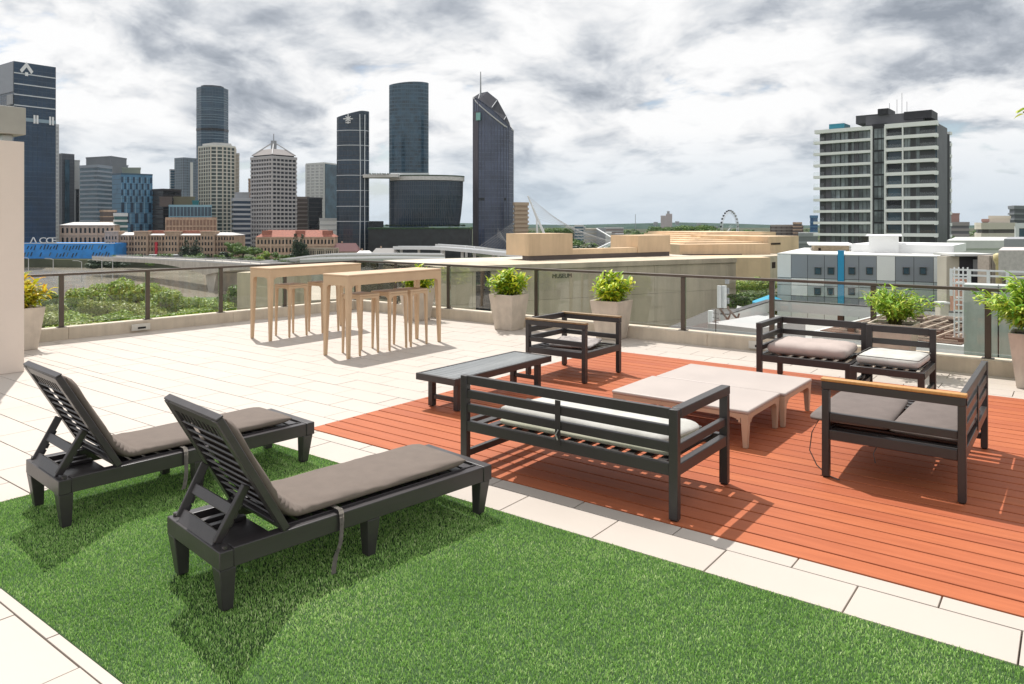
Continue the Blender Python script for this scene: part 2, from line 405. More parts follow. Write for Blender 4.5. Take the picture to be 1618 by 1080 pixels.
# ------------------------------------------------------------------ kerbs and glass balustrades
KH = .172
def kerb_line(name, label, p0, p1, wd):
    t = thing(name, label, 'kerb', (0, 0, 0), 0, world=True)
    p0, p1 = Vector((*p0, 0)), Vector((*p1, 0)); u = (p1 - p0).normalized(); n = Vector((-u.y, u.x, 0)); L = (p1 - p0).length
    k = max(1, round(L / 2.4)); 
    for i in range(k):
        a = p0 + u * (L * i / k + .002); b = p0 + u * (L * (i + 1) / k - .002)
        q = [a, b, b + n * wd, a + n * wd]
        MB().quadbox([(v.x, v.y, -.3) for v in q] + [(v.x, v.y, KH) for v in q]).build('kerb_section', M_kerb, t, bevel=.006)
    return t
LK0, LK1 = (-11.98, 2.2), (-11.40, 9.86)
kerb_line('concrete_kerb', 'low pale concrete kerb under the glass balustrade on the left side', LK0, LK1, .24)
kerb_line('concrete_kerb', 'low concrete kerb under the long glass balustrade on the right side', (-11.64, 9.86), (XR, 9.86), .24)
RAILZ = .955
def balustrade(label, pts, rail_end, offs):
    t = thing('glass_balustrade', label, 'balustrade', (0, 0, 0), 0, world=True)
    P = [Vector((*p, 0)) for p in pts]
    for p in P[:-1]:
        u = (P[-1] - P[0]).normalized(); n = Vector((-u.y, u.x, 0))
        M = Matrix.Translation(p) @ Matrix.Rotation(math.atan2(u.y, u.x), 4, 'Z')
        o = MB().box(-.032, .032, -.022, .022, KH, RAILZ - .024, M).build('post', M_frame, t, bevel=.003)
        MB().box(-.06, .06, -.05, .05, KH + .0005, KH + .009, M).build('base_plate', M_frame, o, bevel=.002, shift=(0, 0, 0))
    a, b = P[0], P[-1]; u = (b - a).normalized()
    MB().bar(a - u * .05 + Vector((0, 0, RAILZ - .004)), b + u * .03 + Vector((0, 0, RAILZ - .004)), .062, .036).build('top_rail', M_frame, t, bevel=.005)
    for i in range(len(P) - 1):
        a, b = P[i], P[i + 1]; u = (b - a).normalized(); ang = math.atan2(u.y, u.x)
        M = Matrix.Translation(a) @ Matrix.Rotation(ang, 4, 'Z'); L = (b - a).length
        MB().box(.035, L - .035, -.005, .005, KH + .055, RAILZ - .03, M).build('glass_panel', M_glass, t)
    return t
def lk(y): f = (y - 2.2) / 7.66; return (-12.10 + f * .58, y)
balustrade('glass balustrade with bronze posts overlooking the river trees, left side', [lk(2.3), lk(3.5), lk(4.7), lk(5.93), lk(7.15), lk(8.38), lk(9.3), lk(9.96)], None, None)
balustrade('long glass balustrade with bronze posts in front of the museum and hotel', [(-11.5, 9.97), (-10.35, 9.97), (-9.0, 9.97), (-7.06, 9.97), (-5.75, 9.97), (-4.48, 9.97), (-3.22, 9.97), (-1.98, 9.97), (-.79, 9.97), (.45, 9.97), (1.7, 9.97), (3, 9.97)], None, None)
def outlet(name_label, c, ang):
    t = thing('overflow_outlet', name_label, 'drain outlet', (c[0], c[1], 0), ang)
    MB().box(-.14, .14, -.012, .012, .03, .13).build('cover', mat('white_plastic', (.68, .65, .58), .5), t, bevel=.004)
    m = MB(); m.box(-.05, .07, -.016, -.013, .055, .085); m.build('slot', mat('dark_hole', (.02, .02, .02), .8), t)
    return t
outlet('pale overflow outlet with a dark slot set in the left kerb', (-11.665, 5.75), R(85.7))
outlet('pale overflow outlet with a dark slot in the right kerb by the corner sofa', (-3.35, 9.848), 0)

# ------------------------------------------------------------------ column and beam
t = thing('painted_column', 'cream painted square column at the left edge under a steel beam', 'column', (-9.80, 3.28, 0))
MB().box(-.17, .17, -.14, .13, 0, 2.64).build('shaft', M_col, t, bevel=.006)
MB().box(-.06, .06, -.05, .05, 2.64, 2.72).build('bracket', M_chrome, t, bevel=.004)
t = thing('pergola_beam', 'grey green steel pergola beam with bolts on top of the column', 'beam', (-9.80, 3.28, 2.72))
MB().box(-3.2, .19, -.16, .14, 0, .31).build('beam_body', M_beam, t, bevel=.004)
m = MB(); m.box(-3.2, .195, -.18, -.161, .285, .32); m.box(.165, .195, -.18, -.161, 0, .284); m.build('edge_trim', M_beam, t)
for z in (.08, .23): MB().tube([(.11, -.162, z), (.11, -.178, z)], .014, 8).build('bolt', M_chrome, t)

# ------------------------------------------------------------------ furniture: outdoor sofas
def cushion_mesh(w, d, h, seed=0, puff=.35, wr=.004, tilt=0, nx=26, ny=18):
    rr = random.Random(seed); bm = bmesh.new()
    ph = [rr.uniform(0, 6.28) for _ in range(8)]
    def prof(t): return max(0.0, 1 - abs(t) ** 7) ** .5
    top, bot = [], []
    for s_, arr in ((1, top), (-1, bot)):
        for j in range(ny + 1):
            for i in range(nx + 1):
                # denser near the rim
                a = math.sin((i / nx - .5) * math.pi) ; b = math.sin((j / ny - .5) * math.pi)
                k = min(prof(a), prof(b)); 
                x, y = a * w / 2, b * d / 2
                cr = 1 - .03 * (abs(a) ** 8) * (abs(b) ** 8) * 2
                x *= cr; y *= cr
                z = h / 2 + s_ * h / 2 * (k * (1 + puff * .16 * (1 - a * a) * (1 - b * b)))
                if s_ > 0: z += wr * k * (math.sin(a * 9 + ph[0] + 3 * b) * math.sin(b * 6 + ph[1] + 2 * a) + .5 * math.sin(a * 21 + ph[2]) * math.sin(b * 5 + ph[3]))
                arr.append(bm.verts.new((x, y, z)))
    N = nx + 1
    for j in range(ny):
        for i in range(nx):
            bm.faces.new((top[j * N + i], top[j * N + i + 1], top[(j + 1) * N + i + 1], top[(j + 1) * N + i]))
            bm.faces.new((bot[j * N + i], bot[(j + 1) * N + i], bot[(j + 1) * N + i + 1], bot[j * N + i + 1]))
    bmesh.ops.remove_doubles(bm, verts=bm.verts, dist=1e-5)
    me = bpy.data.meshes.new('cushion'); bm.to_mesh(me); bm.free()
    me.polygons.foreach_set('use_smooth', [True] * len(me.polygons)); return me
def cushion(label, m, w, d, h, loc, rz=0, rx=0, ry=0, seed=0, puff=.35, wr=.004, piping=None, group=None, pz=.5):
    me = cushion_mesh(w, d, h, seed, puff, wr); me.materials.append(m)
    o = bpy.data.objects.new('seat_cushion', me); col.objects.link(o); o.location = loc; o.rotation_euler = (rx, ry, rz)
    tag(o, label, 'cushion', group)
    if piping:
        for zf in pz if isinstance(pz, tuple) else (pz,):
            pts = []; r = .03
            hw, hd = w / 2 * .985, d / 2 * .985
            for (cx, cy, a0) in ((hw - r, hd - r, 0), (-hw + r, hd - r, 90), (-hw + r, -hd + r, 180), (hw - r, -hd + r, 270)):
                for k in range(4):
                    a = R(a0 + k * 30); pts.append((cx + r * math.cos(a), cy + r * math.sin(a), h * zf))
            pts.append(pts[0])
            MB().tube(pts, .0045, 6, False).build('piping', piping, o, smooth=True)
    return o

def seat_frame(name, label, cat, loc, rz, L, D=.79, arms=(), wood=False, nback=3, midpost=True, armrails=1, openends=(), group=None, H=.64):
    """local: X along the seat, back at Y=0, front at Y=D; SZ = top of the seat rails"""
    t = thing(name, label, cat, loc, rz, group=group); pw, pd = .056, .045; SZ = .325
    B = lambda m, n, mt=M_alu, bv=.004: m.build(n, mt, t, bevel=bv)
    topz = H - (.018 if wood else 0)
    for sx in (0, 1):
        x0 = sx * (L - pw)
        o = B(MB().box(x0, x0 + pw, 0, pd, .008, H - .002), 'leg')
        MB().box(x0 + .008, x0 + pw - .008, .008, pd - .008, 0, .009).build('foot_cap', M_gap, o)
        fh = (topz - .055) if ('L', 'R')[sx] in arms else SZ - .001
        o = B(MB().box(x0, x0 + pw, D - pd, D, .008, fh), 'leg')
        MB().box(x0 + .008, x0 + pw - .008, D - pd + .008, D - .008, 0, .009).build('foot_cap', M_gap, o)
    # back rails
    zs = {3: [(H - .062, H), (H - .158, H - .10), (H - .252, H - .196)], 2: [(H - .07, H), (H - .19, H - .135)]}[nback]
    for (a, b) in zs:
        B(MB().box(pw + .0005, L - pw - .0005, .006, pd - .004, a, b), 'back_rail')
    if midpost: B(MB().box(L / 2 - .02, L / 2 + .02, -.002, .0055, SZ - .03, H - .062), 'back_post', bv=.002)
    # seat frame
    B(MB().box(pw + .0005, L - pw - .0005, .004, pd - .002, SZ - .07, SZ), 'seat_rail')
    B(MB().box(pw + .0005 if 'L' in arms else 0, L - pw - .0005 if 'R' in arms else L, D - pd - .001, D + .001, SZ - .07 if arms else SZ - .06, SZ + .002), 'seat_rail')
    for sx in (0, 1):
        x0 = sx * (L - pw)
        B(MB().box(x0 + .004, x0 + pw - .004, pd + .0005, D - pd - .0015, SZ - .068, SZ - .002), 'seat_rail')
    # seat slats
    n = max(5, int((L - .12) / .105)); wd = .058
    for i in range(n):
        xc = pw + .02 + (L - 2 * pw - .04) * (i + .5) / n
        B(MB().box(xc - wd / 2, xc + wd / 2, pd - .002, D - pd - .0015, SZ - .024, SZ - .007), 'seat_slat', bv=.002)
    for sd in ('L', 'R'):
        x0 = 0 if sd == 'L' else L - pw
        if sd in arms:
            a0 = pd + .0005
            B(MB().box(x0 - .002, x0 + pw + .002, a0 if not wood else 0, D + .002, topz - .055 if not wood else topz - .052, topz), 'arm_rail')
            if wood: MB().box(x0 - .004, x0 + pw + .004, -.004, D + .006, topz + .001, H + .004).build('arm_cap', M_wood if wood == 1 else M_wood2, t, bevel=.005)
            zz = [(.385, .435)] if armrails == 1 else [(H - .19, H - .135), (H - .29, H - .24)]
            for (a, b) in zz: B(MB().box(x0 + .01, x0 + pw - .01, pd + .0005, D - pd - .0005, a, b), 'side_rail')
        elif sd in openends:
            B(MB().box(x0 + .01, x0 + pw - .01, pd + .0005, D - pd - .0005, .07, .115), 'stretcher')
    return t

near_sofa = seat_frame('outdoor_sofa', 'charcoal aluminium sofa with its back to the camera and one plain arm on the right', 'sofa', (-3.425, 3.915, .004), 0, 1.63, .80, arms=('R',), openends=('L',))
right_sofa = seat_frame('outdoor_sofa', 'charcoal two seat sofa with a teak capped arm and grey brown cushions, far right', 'sofa', (-.525, 5.215, .004), R(90), 1.43, .83, arms=('L',), openends=('R',), wood=True, H=.66)
arm_chair = seat_frame('outdoor_armchair', 'charcoal aluminium armchair with two teak capped arms behind the slatted table', 'armchair', (-4.905, 7.50, .004), R(-90), .79, .78, arms=('L', 'R'), wood=2, midpost=False)
corner_sofa = seat_frame('corner_seat', 'charcoal corner seat with a railed left arm and thick cream cushion near the balustrade', 'outdoor seat', (-1.745, 8.50, .004), R(180), .93, .73, arms=('R',), nback=2, midpost=False, armrails=2, openends=('L',), H=.655)
mid_seat = seat_frame('armless_seat', 'charcoal armless seat with a white boxed cushion right of the corner seat', 'outdoor seat', (-1.10, 8.42, .004), R(180), .635, .74, arms=(), nback=2, midpost=False, openends=('L', 'R'), H=.65)

cushion('long off white cushion lying along the near sofa behind its back rails', M_white_f, 1.28, .60, .085, (-2.58, 4.345, .345), rz=R(-1.5), rx=R(-3), seed=3, puff=.9, wr=.006, piping=M_piping)
cushion('thin pale underlay cushion beneath the white cushion on the near sofa', mat('olive_white_fabric', (.50, .49, .38), .9), 1.30, .60, .06, (-2.52, 4.29, .320), rz=R(2), seed=9, puff=.6, wr=.004)
cushion('thick cream pink cushion on the corner seat', M_pink_f, .80, .60, .135, (-2.205, 8.13, .330), rz=R(2), seed=4, puff=.8, wr=.005)
cushion('white boxed cushion with dark piping on the armless seat', M_white_f, .56, .60, .105, (-1.42, 8.05, .332), rz=R(-2), seed=5, puff=.35, wr=.003, piping=M_piping, pz=(.88, .12))
cushion('grey brown cushion overhanging the front edge of the right sofa', M_taupe2, 1.02, .50, .055, (-1.225, 5.76, .345), rz=R(92), ry=R(1), seed=6, puff=1.4, wr=.005).parent = None
cushion('grey brown cushion against the back rails of the right sofa', M_taupe2, 1.0, .43, .055, (-.755, 5.80, .335), rz=R(89), seed=7, puff=1.4, wr=.005)
cushion('flattened worn grey cushion lying in the armchair', M_grey_f, .50, .46, .05, (-4.50, 7.12, .335), rz=R(12), rx=R(3), seed=8, puff=2.0, wr=.012)
def tie(label, pts, m=None, r=.004):
    o = MB().tube(pts, r, 6).build('cushion_tie', m or M_piping, smooth=True); return tag(o, label, 'cushion tie')
tie('dark tie hanging from the overhanging cushion to the deck', [(-1.40, 5.32, .36), (-1.44, 5.30, .27), (-1.45, 5.28, .15), (-1.40, 5.27, .06), (-1.33, 5.25, .014), (-1.24, 5.20, .012)])
tie('dark tie dangling under the middle of the right sofa', [(-1.02, 5.25, .33), (-1.02, 5.27, .27), (-1.05, 5.28, .2), (-1.04, 5.29, .14)])
tie('short white tie at the middle post of the near sofa', [(-2.60, 3.905, .40), (-2.615, 3.90, .37), (-2.60, 3.90, .335)], M_white_f, .005)

# ------------------------------------------------------------------ slatted table
t = thing('slatted_bench_table', 'low charcoal bench table with grey slatted top at the deck edge', 'bench', (-4.86, 4.93, .004), R(-.5))
bw, bl, bh = .49, 1.50, .318
for a, n_ in (((0, bw, 0, .035), 0), ((0, bw, bl - .035, bl), 0), ((0, .03, .0355, bl - .0355), 0), ((bw - .03, bw, .0355, bl - .0355), 0)):
    MB().box(*a, bh - .062, bh).build('frame_rail', M_alu, t, bevel=.004)
ns = 24
for i in range(ns):
    a = .04 + (bl - .08) * i / ns
    MB().box(.031, bw - .031, a + .0035, a + (bl - .08) / ns - .0035, bh - .016, bh - .003).build('slat', M_slat, t, bevel=.002, seg=1)
for yy in (.10, bl - .16):
    for xx in (.06, bw - .115):
        MB().box(xx, xx + .055, yy, yy + .055, .006, bh - .063).build('leg', M_alu, t, bevel=.004)
    MB().box(.1155, bw - .1155, yy + .012, yy + .043, .075, .115).build('stretcher', M_alu, t, bevel=.003)

# ------------------------------------------------------------------ resin tables and stools
def resin_table(name, label, cat, loc, rz, L, Wd, H, top_t, apron, legw0, legw1, m, mt=None, splay=0, group=None, arch=.06):
    t = thing(name, label, cat, loc, rz, group=group)
    MB().box(0, L, 0, Wd, H - top_t, H).build('table_top' if cat != 'stool' else 'seat', mt or m, t, bevel=min(.012, top_t * .4), seg=3)
    e = .006
    for (a, b, c, d) in ((e, L - e, e, e + .02), (e, L - e, Wd - e - .02, Wd - e), (e, e + .02, e + .021, Wd - e - .021), (L - e - .02, L - e, e + .021, Wd - e - .021)):
        MB().box(a, b, c, d, H - top_t - apron, H - top_t - .0005).build('apron', m, t, bevel=.003)
    for sx in (0, 1):
        for sy in (0, 1):
            w0, w1 = legw0, legw1
            cx0 = e - .001 + w0 / 2 if not sx else L - e + .001 - w0 / 2; cy0 = e - .001 + w0 / 2 if not sy else Wd - e + .001 - w0 / 2
            cx1 = e - splay + w1 / 2 if not sx else L - e + splay - w1 / 2; cy1 = e - splay + w1 / 2 if not sy else Wd - e + splay - w1 / 2
            mb = MB(); mb.taper((cx1, cy1, .0), (w1 / 2, w1 / 2), (cx0, cy0, H - top_t - .001), (w0 / 2, w0 / 2))
            o = mb.build('leg', m, t, bevel=.006)
            # arched brackets joining leg and apron
            if arch:
                br = MB(); zt = H - top_t - apron + .002
                for (dx, dy) in ((1 - 2 * sx, 0), (0, 1 - 2 * sy)):
                    for k in range(4):
                        s0, s1 = k / 4 * arch, (k + 1) / 4 * arch; hh = arch * (1 - math.sqrt(max(0, 1 - (1 - (k + .5) / 4) ** 2)))
                        bx = cx0 + dx * (w0 / 2 + s0) if dx else (e + .001 if not sx else L - e - .019); ex = cx0 + dx * (w0 / 2 + s1) if dx else bx + .018
                        by = cy0 + dy * (w0 / 2 + s0) if dy else (e + .001 if not sy else Wd - e - .019); ey = cy0 + dy * (w0 / 2 + s1) if dy else by + .018
                        br.box(min(bx, ex), max(bx, ex), min(by, ey), max(by, ey), zt - hh - .004, zt)
                br.build('bracket', m, o, kind='stuff')
    return t
resin_table('coffee_table', 'warm white resin coffee table nearest the near sofa', 'table', (-3.12, 5.50, .004), 0, 1.17, .755, .292, .03, .035, .062, .036, M_tan, M_taupe_top, splay=-.01)
resin_table('coffee_table', 'warm white resin coffee table pushed against the other one, towards the balustrade', 'table', (-3.09, 6.272, .004), R(-.5), 1.18, .755, .292, .03, .035, .062, .036, M_tan, M_taupe_top, splay=-.01)
for (lx, ly, lab) in ((-7.75, 6.16, 'tall sand coloured bar table nearest the camera with three stools'), (-9.76, 6.42, 'tall sand coloured bar table nearer the left railing with two stools')):
    resin_table('bar_table', lab, 'bar table', (lx, ly, .001), R(.5), .495, 1.74, 1.055, .024, .115, .075, .04, M_sand, arch=.05, group='tall sand coloured bar tables')
stool_proto = None
for (lx, ly, lab) in ((-7.69, 6.41, 'stool nearest the camera under the nearer bar table'), (-7.66, 6.90, 'middle stool of three at the nearer bar table'), (-7.66, 7.30, 'stool furthest from the camera at the nearer bar table'),
                      (-9.70, 6.80, 'stool nearest the camera at the bar table by the left railing'), (-9.66, 7.38, 'far stool at the bar table by the left railing')):
    if stool_proto is None: stool_proto = resin_table('bar_stool', lab, 'stool', (lx, ly, .001), 0, .37, .35, .785, .03, .03, .045, .026, M_sand, arch=.045, group='sand coloured bar stools')
    else: dup(stool_proto, (lx, ly, .001), 0, lab, 'sand coloured bar stools')

# ------------------------------------------------------------------ sun loungers
def lounger(label, loc, rz):
    t = thing('sun_lounger', label, 'sun lounger', loc, rz, group='dark resin sun loungers on the grass')
    w, L, Z = .575, 1.625, .277; rh = .085
    P = lambda m, n, bv=.004: m.build(n, M_resin, t, bevel=bv)
    for x0 in (0, w - .06):
        P(MB().box(x0, x0 + .06, .061, L - .061, Z - rh, Z), 'side_rail')
        P(MB().box(x0 + (.052 if x0 == 0 else -.002), x0 + (.062 if x0 == 0 else .008), .30, L - .07, Z + .0005, Z + .006), 'rail_lip', .001)
    P(MB().box(-.004, w + .004, -.004, .06, Z - rh, Z - .004), 'end_rail'); P(MB().box(-.004, w + .004, L - .06, L + .004, Z - rh, Z + .002), 'end_rail')
    for yy in (.035, .80, L - .045):
        for sx in (0, 1):
            cx = .04 if not sx else w - .04; inn = .008 * (1 if not sx else -1)
            P(MB().taper((cx + inn, yy + (.012 if yy < .5 else (-.012 if yy > 1 else 0)), 0), (.026, .024), (cx, yy, Z - rh - .0005), (.040, .038)), 'leg', .004)
    P(MB().box(.0605, w - .0605, .0605, .30, Z - .055, Z - .04), 'storage_tray', .002)
    for x0 in (.10, .19): P(MB().box(x0, x0 + .035, .065, .29, Z - .0395, Z - .02), 'tray_rib', .002)
    n = 15
    for i in range(n):
        a = .345 + (L - .06 - .35) * i / n
        P(MB().box(.0605, w - .0605, a + .004, a + (L - .41) / n - .012, Z - .028, Z - .006), 'slat', .002)
    # backrest
    A = Vector((0, .315, Z + .006)); B_ = Vector((0, -.004, Z + .572)); bd = (B_ - A); bl_ = bd.length; ang = math.atan2(bd.z, bd.y)
    M = Matrix.Translation(A) @ Matrix.Rotation(ang, 4, 'X')     # local y up along the back, local z = front/back normal
    for x0 in (-.004, w + .004 - .055):
        P(MB().box(x0, x0 + .055, 0, bl_, -.018, .018, M), 'back_rail')
    P(MB().box(.0515, w - .0515, bl_ - .05, bl_, -.016, .016, M), 'back_rail')
    P(MB().box(.0515, w - .0515, 0, .035, -.016, .016, M), 'back_rail')
    P(MB().box(-.006, w + .006, bl_ + .0005, bl_ + .011, -.022, .014, M), 'top_lip')
    ns = 10
    for i in range(ns):
        a = .045 + (bl_ - .16) * (i + .5) / ns
        Ms = M @ Matrix.Translation((0, a, 0)) @ Matrix.Rotation(R(27), 4, 'X')
        P(MB().box(.0515, w - .0515, -.0235, .0235, -.005, .005, Ms), 'back_slat', .002)
    for i in range(9):
        x0 = .10 + (w - .2) * i / 8
        P(MB().box(x0 - .008, x0 + .008, bl_ - .115, bl_ - .051, -.010, .010, M), 'back_slot_bar', .001)
    # support frame
    back = -1 if math.sin(ang) > 0 else 1
    top_l = M @ Vector((.07, bl_ * .43, 0)); top_r = M @ Vector((w - .07, bl_ * .43, 0))
    nrm = (M.to_3x3() @ Vector((0, 0, 1))).normalized()
    if nrm.y > 0: nrm = -nrm
    top_l += nrm * .03; top_r += nrm * .03
    bot_l, bot_r = Vector((.085, .022, Z + .008)), Vector((w - .085, .022, Z + .008))
    for a, b in ((top_l, bot_l), (top_r, bot_r)):
        P(MB().bar(a, b, .022, .042, up=(0, 1, 1)), 'support_arm')
    for f_, ww in ((.46, .05), (.97, .07)):
        a = top_l.lerp(bot_l, f_); b = top_r.lerp(bot_r, f_)
        P(MB().bar(a + Vector((.0115, 0, 0)), b - Vector((.0115, 0, 0)), .018, ww, up=(top_l - bot_l)), 'support_bar')
    # notches on the arms
    for a, b in ((top_l, bot_l), (top_r, bot_r)):
        mb = MB()
        for f_ in (.40, .55, .70, .84):
            c = a.lerp(b, f_) + nrm * -.03
            mb.bar(c, c + (b - a).normalized() * .03, .016, .03, up=(0, 1, 1))
        P(mb, 'support_notch', .003)
    for sx in (.02, w - .02): P(MB().tube([(sx, .03, Z - .003), (sx, .03, Z + .012)], .014, 8), 'hinge_pin', 0)
    return t
LOC1, RZ1 = (-3.515, 1.865, .004), R(-7.2)
LOC2, RZ2 = (-5.045, 1.80, .004), R(-4.6)
l1 = lounger('dark resin sun lounger in front with raised back, legs on grass', LOC1, RZ1)
l2 = dup(l1, LOC2, RZ2, 'dark resin sun lounger behind, nearer the cream column')

def lounger_cushion(label, loc, rz, strap_pts):
    # path of the mid plane, in lounger local (y,z); far end first
    Z = .277 + .012; th = .052
    A = Vector((0, .315, .283)); B_ = Vector((0, -.004, .849)); u = (B_ - A).normalized(); nrm = Vector((0, u.z, -u.y))
    if nrm.y < 0: nrm = -nrm
    path = []
    for k in range(30): f = k / 29; path.append((1.50 - f * 1.06, Z + th / 2))
    cy, cz = .36, Z + th / 2
    p0 = Vector((0, .44, Z + th / 2)); p1 = Vector((0, .355, Z + th / 2 - .002)); p2 = A + u * .12 + nrm * (.019 + th / 2)
    for k in range(1, 14):
        f = k / 13; p = p0 * (1 - f) ** 2 + p1 * 2 * f * (1 - f) + p2 * f * f; path.append((p.y, p.z))
    for k in range(1, 16):
        f = k / 15; p = p2 + u * (.475 * f); path.append((p.y, p.z))
    P = [Vector((0, a, b)) for a, b in path]; n = len(P); x0, x1 = .055, .52; cx, hw = (x0 + x1) / 2, (x1 - x0) / 2
    bm = bmesh.new(); rings = []; K = 36; rr = random.Random(int(abs(loc[0]) * 100))
    for i, p in enumerate(P):
        d = (P[min(i + 1, n - 1)] - P[max(i - 1, 0)]).normalized(); up = Vector((0, d.z, -d.y))   # normal to path, away from frame
        if up.z < 0 and up.y < 0: up = -up
        if i < 30: up = Vector((0, 0, 1)) if up.z < 0 or up.z > .5 else up
        e = min(1, i / 3.0, (n - 1 - i) / 3.0); es = math.sqrt(max(0.02, 1 - (1 - e) ** 2)); ew = 1 - .10 * (1 - e) ** 2
        bend = math.exp(-((i - 36) / 6.0) ** 2)
        ring = []
        for k in range(K):
            a = 2 * math.pi * k / K; ca, sa = math.cos(a), math.sin(a)
            sx = math.copysign(abs(ca) ** .32, ca); sz = math.copysign(abs(sa) ** .65, sa)
            pleat = bend * .012 * math.sin(i * 2.9 + ca * 2) * (1 if sa > -.3 else 0) * (.35 + abs(ca))
            wr = .0035 * math.sin(i * .55 + ca * 3) * math.sin(ca * 5 + i * .21) + (.006 * math.exp(-((i - 17 - ca * 3) / .9) ** 2) * -1 + .004 * math.exp(-((i - 14 - ca * 2.2) / 1.0) ** 2) * -1 if sa > 0 else 0)
            q = p + Vector((1, 0, 0)) * ((cx - p.x) + hw * ew * sx) + up * (th / 2 * es * sz * (1 + .16 * (1 - ca * ca)) + (wr + pleat if sa > 0 else 0))
            ring.append(bm.verts.new(q))
        rings.append(ring)
    for i in range(n - 1):
        for k in range(K): bm.faces.new((rings[i][k], rings[i][(k + 1) % K], rings[i + 1][(k + 1) % K], rings[i + 1][k]))
    bm.faces.new(rings[0][::-1]); bm.faces.new(rings[-1]); bmesh.ops.recalc_face_normals(bm, faces=bm.faces)
    me = bpy.data.meshes.new('lounger_cushion'); bm.to_mesh(me); bm.free(); me.polygons.foreach_set('use_smooth', [True] * len(me.polygons)); me.materials.append(M_taupe)
    o = bpy.data.objects.new('lounger_cushion', me); col.objects.link(o); o.location = loc; o.rotation_euler = (0, 0, rz); tag(o, label, 'cushion', 'taupe cushions on the sun loungers')
    # strap: flat ribbon
    pts = [Vector(p) for p in strap_pts]; wd = .026; bm = bmesh.new(); pr = None
    fine = []
    for i in range(len(pts) - 1):
        for k in range(4): 
            f = k / 4; a = pts[max(i - 1, 0)]; b = pts[i]; c = pts[i + 1]; d = pts[min(i + 2, len(pts) - 1)]
            fine.append(.5 * ((2 * b) + (c - a) * f + (2 * a - 5 * b + 4 * c - d) * f * f + (3 * b - a - 3 * c + d) * f ** 3))
    fine.append(pts[-1])
    for i, p in enumerate(fine):
        tw = .25 * math.sin(i * .35); sd = Vector((math.sin(tw) * .4, math.cos(tw), 0)) * wd / 2
        q = [bm.verts.new(p - sd), bm.verts.new(p + sd)]
        if pr: bm.faces.new((pr[0], pr[1], q[1], q[0]))
        pr = q
    bmesh.ops.solidify(bm, geom=bm.faces[:], thickness=.003)
    me = bpy.data.meshes.new('strap'); bm.to_mesh(me); bm.free(); me.polygons.foreach_set('use_smooth', [True] * len(me.polygons)); me.materials.append(M_strap)
    s = bpy.data.objects.new('strap', me); col.objects.link(s); s.parent = o
    return o
lounger_cushion('taupe pad on the front lounger with its strap touching the grass', LOC1, RZ1, [(.49, .60, .295), (.545, .60, .297), (.583, .60, .290), (.590, .60, .22), (.592, .59, .14), (.585, .57, .08), (.590, .555, .03), (.605, .545, .008)])
lounger_cushion('taupe pad on the rear lounger with a strap hanging short', LOC2, RZ2, [(.49, .70, .295), (.545, .70, .300), (.583, .70, .290), (.590, .70, .22), (.588, .70, .14), (.592, .69, .08), (.59, .68, .05)])

# ------------------------------------------------------------------ planters and plants
def planter(label, c, s0=.165, s1=.235, H=.57):
    t = thing('planter', label, 'planter', (c[0], c[1], .001), R(random.uniform(-2, 2)))
    mb = MB(); o = len(mb.v); P = []
    def ring(h, z): return [(-h, -h, z), (h, -h, z), (h, h, z), (-h, h, z)]
    for rg in (ring(s0, 0), ring(s1, H), ring(s1 - .02, H), ring(s1 - .032, H - .05)): mb.v += rg
    mb.f.append((3, 2, 1, 0))
    for r_ in range(3):
        for k in range(4): a = r_ * 4; mb.f.append((a + k, a + (k + 1) % 4, a + 4 + (k + 1) % 4, a + 4 + k))
    mb.f.append((12, 13, 14, 15)); mb.build('pot', M_pot, t, bevel=.006)
    q = s1 - .034; MB().box(-q, q, -q, q, H - .06, H - .03).build('soil', M_soil, t)
    return t
def leaf_mesh(L, w, bend, fold=.25, nseg=6):
    mb = MB()
    for i in range(nseg + 1):
        f = i / nseg; ww = w * math.sin(math.pi * min(1, f * .93 + .05)) ** .8 * (1 if f < .97 else .3)
        y = L * math.sin(bend * f) / max(bend, .01) if bend else L * f; z = -L * (1 - math.cos(bend * f)) / max(bend, .01) if bend else 0
        mb.v += [(-ww / 2, y, z + fold * ww), (0, y, z), (ww / 2, y, z + fold * ww)]
    for i in range(nseg):
        a = i * 3; mb.f += [(a, a + 1, a + 4, a + 3), (a + 1, a + 2, a + 5, a + 4)]
    return mb
